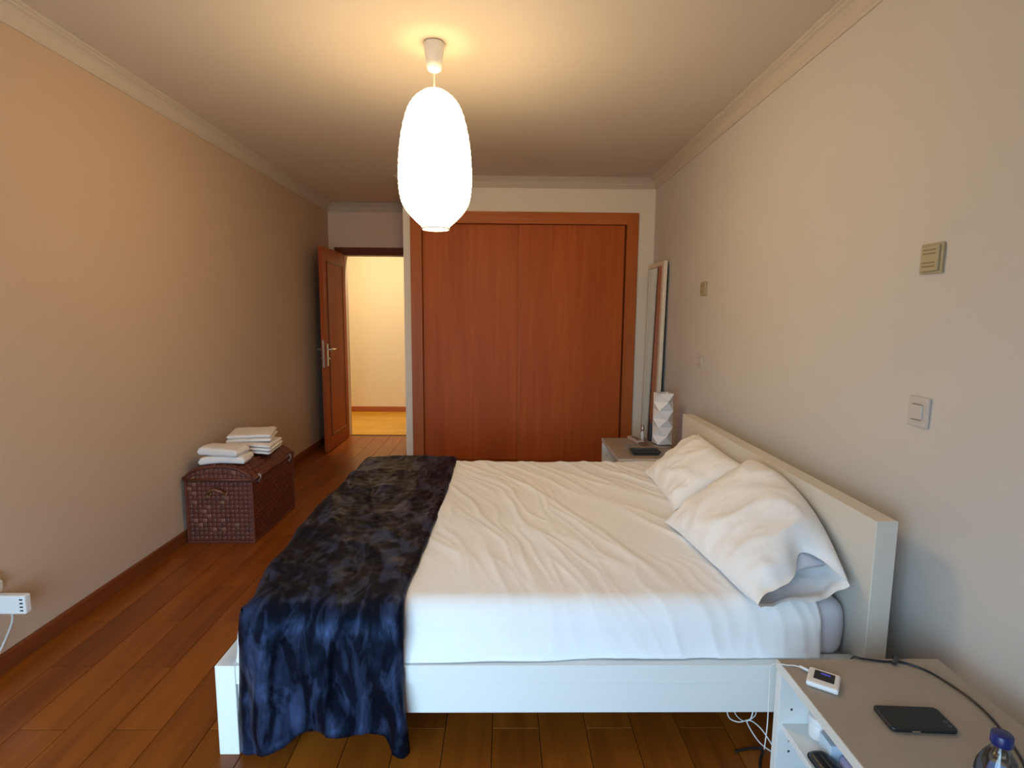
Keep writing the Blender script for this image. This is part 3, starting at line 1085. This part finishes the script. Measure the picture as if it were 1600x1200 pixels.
def nightstand(label, y0, y1, zt, near):
    t = thing('nightstand', label, 'nightstand', ((NX0 + NX1) / 2, (y0 + y1) / 2, 0), 0, 'white open-fronted nightstands')
    th = 0.026
    obj('top_panel', box(NX0, NX1, y0, y1, zt - th, zt, bev=0.0012), [STANDTOP], t, label='warm grey top panel')
    obj('edge_band', boxes((NX0 - .0015, NX0 + .0005, y0, y1, zt - th, zt - .0008), (NX0, NX1, y0 - .0015, y0 + .0005, zt - th, zt - .0008)), EDGE, t)
    for a, b in ((y0, y0 + .024), (y1 - .024, y1)):
        sp = obj('side_panel', box(NX0 + .0005, NX1, a, b, 0.0, zt - th - .0003, bev=0.001), STANDIN, t)
        if b == y1:
            hb = bmesh.new()
            for hx in (NX0 + .036, NX1 - .06):
                for hz in (0.330, 0.237, 0.206):
                    add_box(hb, hx - .0028, hx + .0028, a - .0008, a + .002, hz - .0028, hz + .0028)
            obj('shelf_pin_holes', hb, HOLE, sp)['kind'] = 'stuff'
    obj('back_panel', box(NX1 - .012, NX1 - .004, y0 + .024, y1 - .024, 0.06, zt - th - .001), STANDIN, t)
    obj('shelf', box(NX0 + .012, NX1 - .013, y0 + .0245, y1 - .0245, 0.270, 0.288, bev=.001), STANDIN, t)
    obj('bottom_panel', box(NX0 + .006, NX1 - .013, y0 + .0245, y1 - .0245, 0.045, 0.065, bev=.001), STANDIN, t)
    return t


NT = 0.4617
nightstand('white nightstand in the near right corner with a phone and bottle on it', 0.775, 1.393, NT, True)
nightstand('white nightstand beyond the bed carrying the folded paper lamp', 3.512, 4.133, NT, False)

# --- on the near nightstand
ph = thing('smartphone', 'black smartphone lying flat on the near nightstand top', 'phone', (0.949, 1.158, NT + .0005), -0.06)
obj('case', rounded_slab(-.074, .074, -.039, .039, 0, .0105, .012, .004), BLACK, ph, local=True, smooth=True)
obj('glass_face', rounded_slab(-.069, .069, -.034, .034, .0100, .0109, .009, .0003), SCREEN, ph, local=True, label='glossy dark glass face')
lens = bmesh.new()
for k in range(2):
    lathe([(.001, .0122), (.005, .0122), (.0055, .0108)], 16, Matrix.Translation((.060, -.026 + k * .013, 0)), lens)
obj('camera_lens', lens, DARKGREY, ph, local=True)
obj('metal_button', box(-.030, -.012, -.0405, -.0385, .003, .006, bev=.0005), STEEL, ph, local=True)

rt = thing('wifi_router', 'small white pocket router with a glowing dark screen on the near nightstand', 'router', (0.815, 1.292, NT + .0005), -0.62)
obj('body', box(-.036, .036, -.036, .036, 0, .014, bev=0.005, seg=3), WPLAST, rt, local=True)
obj('screen', box(-.022, .024, -.014, .026, .0138, .0146, bev=.0003), SCREEN, rt, local=True, label='dark square display')
obj('lit_readout', box(-.008, .014, .012, .019, .0145, .0149), DISPLAY, rt, local=True, label='violet-blue lit readout')
wc = thing('white_cable', 'white charging cable running from the pocket router over the nightstand edge', 'cable', (0.78, 1.34, NT))
obj('plug', tube([(.800, 1.331, NT + .007), (.785, 1.350, NT + .007)], .0035, 8, 2), WPLAST, wc)
obj('lead', tube([(.786, 1.349, NT + .006), (.774, 1.360, NT + .003), (.760, 1.362, NT + .002), (.742, 1.368, NT + .001), (.738, 1.405, NT - .03), (.741, 1.412, .36), (.743, 1.413, .25), (.748, 1.43, .16)], .0016, 6, 8), WPLAST, wc)

bc = obj('black_cable', tube([(.955, 1.410, NT - .03), (.958, 1.398, NT + .001), (.978, 1.386, NT + .0045), (1.030, 1.376, NT + .0035), (1.075, 1.372, NT + .0035), (1.115, 1.335, NT + .0035), (1.135, 1.270, NT + .0035),
                               (1.140, 1.210, NT + .0035), (1.128, 1.140, NT + .0035), (1.09, 1.04, NT + .0035), (1.02, .94, NT + .0035)], .0028, 8, 10), BLACK, None, loc=(1.05, 1.3, NT))
tag(bc, 'thin black cable curving across the near nightstand top', 'cable')
st = obj('black_strap', tube([(1.090, 1.440, .400), (1.088, 1.418, .445), (1.080, 1.402, NT + .009), (1.068, 1.385, NT + .007), (1.045, 1.362, NT + .006)], .007, 8, 8, flat=.5), BLACK, None, loc=(1.08, 1.4, NT))
tag(st, 'short black strap draped over the rear edge of the near nightstand', 'strap')

# bottle
BXc, BYc = 0.873, 0.872
bt = thing('water_bottle', 'clear plastic water bottle with a dark blue cap', 'bottle', (BXc, BYc, NT + .0005))
bp_ = [(.001, .001), (.028, .001), (.032, .006), (.032, .045), (.0305, .050), (.032, .055), (.0305, .064), (.032, .073), (.0305, .082), (.032, .091),
       (.033, .10), (.0335, .125), (.031, .140), (.024, .158), (.016, .172), (.0125, .178), (.0125, .190)]
obj('bottle_body', lathe(bp_, 40), PET, bt, local=True)
cb = lathe([(.001, .204), (.0145, .204), (.016, .2025), (.0162, .186), (.0155, .184), (.0125, .184)], 40)
obj('cap', cb, BLUECAP, bt, local=True, label='dark blue screw cap')
obj('wrap_label', lathe([(.0338, .100), (.0340, .102), (.0340, .122), (.0338, .124)], 40), plain('blue_white_film', (0.25, 0.36, 0.62), 0.4), bt, local=True, label='pale blue wrap label')

# --- on the shelf of the near nightstand (z .288)
SZ = 0.2885
ro = thing('cream_jar', 'round white jar with a lid on the near nightstand shelf', 'jar', (0.835, 1.322, SZ))
obj('jar_body', lathe([(.001, 0), (.024, 0), (.027, .004), (.027, .040), (.025, .043)], 32), WPLAST, ro, local=True)
obj('lid', lathe([(.028, .041), (.0285, .043), (.0285, .058), (.027, .060), (.001, .060)], 32), WPLAST, ro, local=True)
gb = obj('small_carton', box(.812, .862, 1.235, 1.285, SZ, SZ + .045, bev=.001), plain('pale_blue_card', (0.55, 0.66, 0.78), 0.6), None, loc=(.83, 1.26, SZ))
tag(gb, 'pale blue small carton beside the jar on the near shelf', 'box')
pb = obj('folded_cloth', rounded_slab(.826, .950, 1.120, 1.232, SZ, SZ + .030, .015, .012), plain('lilac_cloth', (0.36, 0.33, 0.50), 0.9, bump=.3, bscale=80), None, loc=(.85, 1.18, SZ))
tag(pb, 'lilac folded cloth on the near nightstand shelf', 'cloth')
bk = thing('pouch', 'black zipped pouch at the front of the near nightstand shelf', 'pouch', (0.791, 1.150, SZ), 0.06)
obj('pouch_body', rounded_slab(-.026, .026, -.110, .105, 0, .026, .02, .015, bul=.003), BLACK, bk, local=True)
obj('zip', box(-.003, .003, -.085, .085, .0255, .028, bev=.001), DARKGREY, bk, local=True)
for k, (c, h) in enumerate((((0.30, 0.38, 0.62), .012), ((0.70, 0.74, 0.78), .008), ((0.12, 0.20, 0.22), .014))):
    b0 = .0 + sum((.012, .008, .014)[:k])
    bkk = thing('magazine', ['blue magazine at the bottom of the pile on the near shelf', 'pale magazine in the middle of the pile on the near shelf', 'dark green magazine topmost on the near shelf'][k],
                'magazine', (0.885 + .004 * k, 0.900, SZ + b0), 0.04 * k, 'magazines on the near shelf')
    obj('page_block', box(-.10, .10, -.085, .085, .001, h - .0015), plain('pages_%s' % 'abc'[k], (.75, .73, .68), .8), bkk, local=True)
    obj('cover', boxes((-.102, .102, -.087, .087, h - .0015, h - .0003), (-.102, .102, -.087, .087, .0001, .001)), plain('cover_%s' % 'abc'[k], c, .35), bkk, local=True)
sb = thing('storage_box', 'navy storage box of papers at the bottom of the near nightstand', 'box', (0.90, 1.215, 0.0655))
navy = plain('navy_card', (.015, .028, .085), .5)
bm = bmesh.new()
for (a, b_, c, d, e, f) in ((-.13, .16, -.150, -.145, 0, .083), (-.13, .16, .145, .150, 0, .083), (-.13, -.125, -.145, .145, 0, .083), (.155, .16, -.145, .145, 0, .083), (-.125, .155, -.145, .145, 0, .004)):
    add_box(bm, a, b_, c, d, e, f, bev=.0008)
obj('box_shell', bm, navy, sb, local=True)
for k in range(5):
    obj('paper_sheaf', box(-.12 + .002 * k, .148, -.135, .138 - .004 * k, .0045 + k * .013, .0165 + k * .013, bev=.001), plain('paper_%s' % 'abcde'[k], ((.62, .68, .76), (.7, .7, .68), (.45, .55, .66), (.72, .72, .72), (.55, .66, .74))[k], .7), sb, local=True)
# white cable tangle under the side rail
tg = thing('cable_tangle', 'knotted white cable dangling below the bed rail', 'cable', (0.78, 1.66, 0.0))
obj('cord_loop', tube([(.835, 1.66, .16), (.822, 1.655, .115), (.812, 1.65, .082), (.80, 1.65, .070), (.822, 1.64, .030), (.845, 1.63, .004), (.868, 1.60, .004), (.872, 1.62, .012), (.845, 1.645, .050), (.81, 1.652, .074), (.775, 1.655, .066), (.745, 1.66, .078), (.735, 1.66, .12), (.742, 1.665, .16)], .0022, 6, 10), WPLAST, tg)
obj('cord_loop', tube([(.755, 1.66, .15), (.760, 1.655, .10), (.785, 1.65, .075), (.81, 1.65, .078), (.83, 1.655, .10), (.80, 1.665, .125), (.775, 1.67, .15)], .0014, 6, 10), WPLAST, tg)
obj('cord_run', tube([(.835, 1.665, .145), (.87, 1.64, .122), (.92, 1.63, .112), (1.02, 1.62, .10)], .0024, 6, 8), WPLAST, tg)
dk = obj('black_floor_cable', tube([(.745, 1.60, .006), (.785, 1.612, .006), (.83, 1.615, .005), (.832, 1.60, .005), (.812, 1.57, .005), (.79, 1.52, .005), (.785, 1.44, .005)], .004, 8, 8), BLACK, None, loc=(.8, 1.55, 0))
tag(dk, 'black cable lying on the floor beside the near nightstand', 'cable')

# --- on the far nightstand
fl = thing('table_lamp', 'faceted white folded-paper table lamp on the far nightstand', 'lamp', (1.130, 3.87, NT + .0005))
obj('base', lathe([(.001, 0), (.062, 0), (.064, .003), (.062, .007), (.014, .010), (.008, .016), (.008, .030)], 32), plain('frosted_foot', (0.42, 0.40, 0.38), 0.15), fl, local=True, label='glossy grey round foot')
ff = bmesh.new()
hw = .0665
lv = [.022 + i * (.385 - .022) / 6 for i in range(7)]
rings = []
for i, z in enumerate(lv):
    ring = []
    for k in range(4):
        a = PI / 4 + PI / 2 * k + (PI / 4 if i % 2 else 0) + .15
        ring.append(ff.verts.new((hw * 1.12 * math.cos(a), hw * 1.12 * math.sin(a), z)))
    rings.append(ring)
for i in range(6):
    A, B = rings[i], rings[i + 1]
    for k in range(4):
        if i % 2 == 0:   # B rotated +45
            ff.faces.new((A[k], A[(k + 1) % 4], B[k]))
            ff.faces.new((A[(k + 1) % 4], B[(k + 1) % 4], B[k]))
        else:
            ff.faces.new((A[k], B[(k + 1) % 4], B[k]))
            ff.faces.new((A[k], A[(k + 1) % 4], B[(k + 1) % 4]))
bmesh.ops.recalc_face_normals(ff, faces=ff.faces)
obj('paper_shade', ff, PAPERW, fl, local=True)

tb = thing('tray', 'shallow dark grey oblong tray at the front of the far nightstand', 'tray', (0.955, 3.655, NT + .0005), 0.0)
tr = bmesh.new()
hx, hy = .100, .062
ro_, ri_ = [], []
for z, k in ((0, .84), (.020, 1.0), (.022, 1.0), (.022, .95), (.006, .80)):
    ring = [tr.verts.new((sx * hx * k + sx * 0, sy * (hy * k), z)) for sx, sy in
            ((-1, -.8), (-.92, -1), (.92, -1), (1, -.8), (1, .8), (.92, 1), (-.92, 1), (-1, .8))]
    ro_.append(ring)
for j in range(len(ro_) - 1):
    for i in range(8):
        k = (i + 1) % 8
        tr.faces.new((ro_[j][i], ro_[j][k], ro_[j + 1][k], ro_[j + 1][i]))
tr.faces.new(list(reversed(ro_[0]))); tr.faces.new(ro_[-1])
bmesh.ops.recalc_face_normals(tr, faces=tr.faces)
obj('tray_body', tr, DARKGREY, tb, local=True)
obj('felt_lining', box(-.078, .078, -.047, .047, .0060, .0075), BLACK, tb, local=True)

rc = thing('remote_control', 'grey-pink remote control with dark buttons on the far nightstand', 'remote', (0.978, 4.025, NT + .0005), 1.75)
obj('shell', box(-.090, .090, -.029, .029, 0, .022, bev=.005, seg=2), plain('grey_pink_plastic', (.52, .42, .38), .4), rc, local=True)
bb = bmesh.new()
for i in range(5):
    for j in range(3):
        lathe([(.0055, .021), (.0055, .024), (.001, .0245)], 10, Matrix.Translation((-.06 + i * .028, -.012 + j * .012, 0)), bb)
obj('buttons', bb, BLACK, rc, local=True)
cdx = obj('blue_card', box(.870, .955, 3.865, 3.90, NT, NT + .004, bev=.001), plain('slate_blue_plastic', (.20, .24, .30), .4), None, loc=(.91, 3.88, NT))
tag(cdx, 'thin slate blue card beside the remote control', 'card')
gl = obj('small_glass', lathe([(.001, .002), (.016, .002), (.019, .010), (.022, .034), (.021, .034), (.018, .012), (.001, .006)], 24), GLASS, None, loc=(.935, 3.80, NT + .0005))
gl.location = (.935, 3.80, NT + .0005)
tag(gl, 'small clear glass between the tray and the remote control', 'glass')
pc = obj('coin_dish', lathe([(.001, 0), (.022, 0), (.034, .012), (.033, .013), (.021, .003), (.001, .003)], 24), BRASS, None)
pc.location = (1.005, 3.90, NT + .0005)
tag(pc, 'tiny brassy dish at the foot of the perfume vial', 'dish')
vl = thing('perfume_vial', 'slim clear perfume vial standing behind the remote control', 'bottle', (1.030, 4.03, NT + .0005))
obj('vial_body', lathe([(.001, 0), (.014, 0), (.015, .004), (.015, .060), (.009, .072), (.009, .078)], 20), plain('opal_glass', (0.60, 0.58, 0.56), 0.12), vl, local=True)
obj('vial_cap', lathe([(.006, .078), (.0115, .080), (.0125, .090), (.0115, .100), (.0065, .103), (.0105, .108), (.0105, .118), (.001, .122)], 20), STEEL, vl, local=True, label='beaded silvery stopper')
ck = thing('gadget', 'dark grey gadget with prongs leaning behind the paper lamp', 'gadget', (1.105, 4.03, NT + .0005), 0.1)
obj('body', rounded_slab(-.032, .030, -.020, .020, 0, .135, .012, .008), DARKGREY, ck, local=True)
pr = bmesh.new()
tube([(-.022, 0, .13), (-.026, 0, .150), (-.012, 0, .162)], .004, 6, 4, pr)
tube([(.010, 0, .13), (.012, 0, .158), (.026, 0, .170)], .005, 6, 4, pr)
obj('prongs', pr, BLACK, ck, local=True)

# ------------------------------------------------------------------ leaning mirror
mi = thing('standing_mirror', 'tall narrow white-framed mirror leaning in the corner by the wardrobe', 'mirror', (1.27, 4.70, 0))
MM = Matrix.Translation((1.236, 4.690, 0.010)) @ Matrix.Rotation(0.012, 4, 'Y') @ Matrix.Rotation(0.008, 4, 'Z')
W2, HM = 0.235, 1.815
STW = 0.05
fm_ = bmesh.new()
for a in ((-W2, -W2 + STW, 0, HM), (W2 - .04, W2, 0, HM)):
    add_box(fm_, 0, .030, a[0], a[1], a[2], a[3], bev=.002, M=MM)
for a in ((0, .035), (HM - .035, HM)):
    add_box(fm_, 0.0005, .030, -W2 + STW, W2 - .04, a[0], a[1], bev=.001, M=MM)
obj('frame', fm_, plain('cream_frame', (0.74, 0.68, 0.56), 0.5), mi)
g_ = bmesh.new()
add_box(g_, .010, .014, -W2 + STW - .002, W2 - .038, .033, HM - .033, M=MM)
obj('mirror_glass', g_, MIRROR, mi)

# ------------------------------------------------------------------ wicker trunk
tk = thing('wicker_trunk', 'reddish brown woven wicker trunk with an arched lid by the left wall', 'trunk', (-1.705, 3.55, 0))
TX0, TX1, TY0, TY1, TZ = -1.908, -1.502, 3.228, 3.872, 0.385


def arch(u):   # lid height at u in 0..1 across x
    return 0.410 + 0.070 * (1 - abs(2 * u - 1) ** 2.8)


body = obj('body', box(TX0 + .006, TX1 - .006, TY0 + .006, TY1 - .006, 0.012, TZ), WICKERD, tk)


def weave(fn, nu, nv, su, sv, seed, light=0.12):
    """Over-under woven strips: every cell a small domed pad, alternately long and cross."""
    rnd = random.Random(seed)
    bm = bmesh.new()
    for i in range(nu):
        for j in range(nv):
            over = (i + j) % 2
            eu, ev = (0.0, 0.09) if over else (0.09, 0.0)
            u0, u1, v0, v1 = (i + eu) / nu, (i + 1 - eu) / nu, (j + ev) / nv, (j + 1 - ev) / nv
            m = 1 if rnd.random() < light and over else 0
            h = 0.0052 if over else 0.0032
            base = [bm.verts.new(fn(a, b, 0)) for a, b in ((u0, v0), (u1, v0), (u1, v1), (u0, v1))]
            k = .22
            du, dv = (u1 - u0) * k, (v1 - v0) * k
            tp = [bm.verts.new(fn(a, b, h)) for a, b in ((u0 + du, v0 + dv), (u1 - du, v0 + dv), (u1 - du, v1 - dv), (u0 + du, v1 - dv))]
            for q in range(4):
                f = bm.faces.new((base[q], base[(q + 1) % 4], tp[(q + 1) % 4], tp[q]))
                f.material_index = m; f.smooth = True
            f = bm.faces.new(tp)
            f.material_index = m
    return bm


yf = TY0 + .006
for nm, fn, nu, nv, lt in (
        ('front_weave', lambda u, v, h: (TX0 + .012 + u * (TX1 - TX0 - .024), yf - h, .016 + v * (TZ - .022)), 14, 13, .22),
        ('side_weave', lambda u, v, h: (TX1 - .006 + h, TY0 + .012 + u * (TY1 - TY0 - .024), .016 + v * (TZ - .022)), 22, 13, .0)):
    o = obj(nm, weave(fn, nu, nv, 0, 0, 5, lt), [WICKER, WICKERL], body)
    o['kind'] = 'stuff'
# rims and corner bindings
rb = bmesh.new()
for (a, b, c, d, e, f) in ((TX0, TX1, TY0, TY0 + .014, 0, .016), (TX1 - .014, TX1, TY0 + .0145, TY1 - .0145, 0, .016), (TX0, TX0 + .014, TY0 + .0145, TY1 - .0145, 0, .016), (TX0, TX1, TY1 - .014, TY1, 0, .016)):
    add_box(rb, a, b, c, d, e, f, bev=.003)
for cx_, cy_ in ((TX0 + .007, TY0 + .007), (TX1 - .007, TY0 + .007), (TX1 - .007, TY1 - .007), (TX0 + .007, TY1 - .007)):
    add_box(rb, cx_ - .008, cx_ + .008, cy_ - .008, cy_ + .008, .0165, TZ, bev=.003)
obj('corner_binding', rb, WICKER, tk)
# lid: arched shell
ld = bmesh.new()
NS = 20
for yy_ in (TY0 - .002, TY1 + .002):
    pass
rings = []
for yy_ in (TY0 - .002, TY1 + .002):
    ring = [ld.verts.new((TX0 - .003, yy_, TZ + .004))]
    for i in range(NS + 1):
        u = i / NS
        ring.append(ld.verts.new((TX0 - .003 + u * (TX1 - TX0 + .006), yy_, arch(u) - .004)))
    ring.append(ld.verts.new((TX1 + .003, yy_, TZ + .004)))
    rings.append(ring)
n_ = len(rings[0])
for i in range(n_):
    k = (i + 1) % n_
    ld.faces.new((rings[0][i], rings[1][i], rings[1][k], rings[0][k]))
ld.faces.new(rings[0]); ld.faces.new(list(reversed(rings[1])))
bmesh.ops.recalc_face_normals(ld, faces=ld.faces)
lid = obj('lid', ld, WICKERD, tk)
o = obj('lid_weave', weave(lambda u, v, h: (TX0 + .004 + u * (TX1 - TX0 - .008), TY0 + .006 + v * (TY1 - TY0 - .012), arch(.01 + u * .98) - .004 + h * 1.8), 13, 21, 0, 0, 9, .03), [WICKER, WICKERL], lid)
o['kind'] = 'stuff'
o = obj('lid_end_weave', weave(lambda u, v, h: (TX0 + .012 + u * (TX1 - TX0 - .024), TY0 - .002 - h, TZ + .008 + v * (arch(.03 + u * .94) - TZ - .022)), 14, 2, 0, 0, 2, .2), [WICKER, WICKERL], lid)
o['kind'] = 'stuff'
rim = bmesh.new()
tube([(TX0 - .004, TY0 - .004, TZ + .012), (TX1 + .002, TY0 - .004, TZ + .012)], .009, 8, 1, rim)
tube([(TX1 + .003, TY0 - .002, TZ + .012), (TX1 + .003, TY1, TZ + .012)], .009, 8, 1, rim)
tube([(TX0 - .003 + (i / 10) * (TX1 - TX0 + .006), TY0 - .003, arch(i / 10) - .004) for i in range(11)], .007, 8, 2, rim)
tube([(TX1, TY0, arch(1) - .002), (TX1, TY1, arch(1) - .002)], .006, 8, 1, rim)
obj('lid_rim', rim, WICKER, lid)
# handle: curved leather-like grip in two small lugs
hn = tube([(-1.762, yf - .006, .300), (-1.757, yf - .030, .326), (-1.715, yf - .040, .345), (-1.673, yf - .030, .326), (-1.666, yf - .006, .300)], .009, 8, 8)
ho = obj('handle', hn, plain('handle_leather', (0.16, 0.055, 0.022), 0.4), tk)
for xx in (-1.763, -1.667):
    obj('handle_lug', box(xx - .013, xx + .013, yf - .014, yf - .004, .286, .314, bev=.003), BRASS, ho)
for yy_ in (3.31, 3.79):
    lt = bmesh.new()
    add_box(lt, TX1 - .002, TX1 + .011, yy_ - .010, yy_ + .010, .395, .413, bev=.002)
    add_box(lt, TX1 - .002, TX1 + .010, yy_ - .008, yy_ + .008, .358, .378, bev=.002)
    tube([(TX1 + .013, yy_ - .008, .405), (TX1 + .015, yy_, .372), (TX1 + .013, yy_ + .008, .405)], .0025, 6, 6, lt)
    obj('latch', lt, STEEL, tk, label='small steel latch')


# ------------------------------------------------------------------ towels on the trunk
def towel(label, loc, rotz, W, D, hs, nl, seed, tilt=(0, 0), sag=0.0):
    """Folded towel: nl layers with rolled folds along one long side (local -y), W x D, layer height hs."""
    t = thing('folded_towel', label, 'towel', loc, rotz, 'white towels on the wicker trunk')
    bm = bmesh.new()
    for k in range(nl):
        w2 = W / 2 - .004 * ((k * 37 + seed) % 3)
        z0_ = k * hs
        off = .004 * math.sin(seed + k * 2.1)

        def fn(u, v, z0_=z0_, w2=w2, k=k, off=off):
            # section loop around the layer in the y-z plane
            a = 2 * PI * v
            yy_ = (D / 2) * math.copysign(abs(math.cos(a)) ** .35, math.cos(a))
            zz_ = (hs * .56) * math.copysign(abs(math.sin(a)) ** .6, math.sin(a))
            x = -w2 + 2 * w2 * u
            e = min(1.0, (1 - abs(2 * u - 1)) * w2 / .010)
            zz_ *= (max(e, 0.0)) ** .5 if e < 1 else 1
            zz_ += .0030 * nz(x * 14 + seed, yy_ * 14, k * 3.0) + .0012 * nz(x * 50, yy_ * 50, k)
            yy2 = yy_ + off + .004 * nz(x * 8 + seed, k * 2.0, math.copysign(1, yy_))
            z = z0_ + hs * .5 + zz_ + tilt[0] * x + tilt[1] * yy_ - sag * (2 * u - 1) ** 2
            return Vector((x + .003 * nz(yy_ * 20, k + seed), yy2, z))
        grid(fn, 36, 40, 0, bm)
    bmesh.ops.recalc_face_normals(bm, faces=bm.faces)
    obj('terry_layers', bm, TOWEL, t, local=True)
    # band of woven border near one end
    return t


zl = 0.489
towel('lower folded white towel at the near end of the trunk lid', (-1.700, 3.335, zl - .003), 0.10, .275, .165, .044, 1, 1, (0.0, .0), .012)
towel('upper rolled white towel at the near end of the trunk lid', (-1.712, 3.335, zl + .0425), -0.10, .265, .150, .046, 1, 5, (-.04, .0), .004)
towel('thick folded white towel at the bottom of the far pile on the trunk', (-1.655, 3.615, zl), 0.10, .290, .270, .022, 3, 8, (-.06, .0), .004)
towel('topmost folded white towel of the far pile on the trunk', (-1.675, 3.640, zl + .071), 0.22, .275, .250, .024, 2, 12, (0, .03), .002)

# ------------------------------------------------------------------ wall plates


def plate(name, label, cat, y0, y1, z0_, z1_, mat, kind, grp=None):
    t = thing(name, label, cat, (XR, (y0 + y1) / 2, (z0_ + z1_) / 2), 0, grp)
    obj('plate', box(XR - .009, XR - .0005, y0, y1, z0_, z1_, bev=.003, seg=2), mat, t)
    cy_ = (y0 + y1) / 2
    hh_ = z1_ - z0_
    if kind == 'louvre':
        obj('cover', box(XR - .016, XR - .008, y0 + .009, y1 - .009, z0_ + .007, z1_ - .007, bev=.002), mat, t)
        for fz in (.24, .36, .66, .78):
            obj('slot', box(XR - .0168, XR - .0150, y0 + .020, y1 - .020, z0_ + hh_ * fz - .0020, z0_ + hh_ * fz + .0020), BEIGEDK, t)
    else:
        obj('rocker', box(XR - .014, XR - .008, y0 + .020, y1 - .020, z0_ + .024, z1_ - .024, bev=.002), mat, t)
        for fz in (.235, .765):
            obj('groove', box(XR - .0146, XR - .0130, y0 + .022, y1 - .022, z0_ + hh_ * fz - .0008, z0_ + hh_ * fz + .0008), BEIGEDK, t)
    return t


plate('wall_outlet_cover', 'yellowed ribbed wall plate high on the right wall nearest the camera', 'wall plate', 1.668, 1.758, 1.520, 1.612, BEIGEPL, 'louvre')
plate('wall_outlet_cover', 'small yellowed ribbed wall plate above the far light switch', 'wall plate', 3.625, 3.725, 1.520, 1.612, BEIGEPL, 'louvre')
plate('light_switch', 'plain pale light switch above the near end of the headboard', 'light switch', 1.663, 1.748, 1.044, 1.138, SWPL, 'rocker')
plate('light_switch', 'small pale light switch on the right wall near the paper lamp', 'light switch', 3.630, 3.722, 1.048, 1.132, SWPL, 'rocker')

# socket and adapter on the left wall at the picture's edge
sk = thing('wall_socket', 'cream wall socket with a plug at the left edge above the adapter', 'socket', (XL, 2.0, .36))
obj('plug', box(XL + .0140, XL + .046, 1.965, 2.005, .343, .382, bev=.006, seg=3), plain('cream_plug', (.62, .55, .42), .5), sk)
obj('plate', box(XL + .0005, XL + .014, 1.94, 2.030, .320, .405, bev=.003, seg=2), plain('socket_plastic', (.62, .55, .42), .5), sk)
obj('socket_well', lathe([(.022, .0), (.022, .004), (.018, .004), (.018, .001), (.001, .001)], 24, Matrix.Translation((XL + .0135, 1.985, .3625)) @ Matrix.Rotation(PI / 2, 4, 'Y')), SWPL, sk)
ad = thing('plug_adapter', 'white slotted adapter block jutting from the left wall below the socket', 'adapter', (XL + .02, 2.02, .24))
obj('housing', box(XL + .0005, XL + .118, 2.003, 2.033, .240, .314, bev=.006, seg=3), WPLAST, ad)
for k in range(4):
    obj('vent_slot', box(XL + .098, XL + .110, 2.0018, 2.0042, .2535 + k * .0145, .2585 + k * .0145), HOLE, ad)
obj('cord', tube([(XL + .05, 2.02, .242), (XL + .048, 2.018, .20), (XL + .022, 2.00, .12), (XL + .03, 1.93, .06), (XL + .04, 1.85, .01)], .004, 8, 8), SWPL, ad)
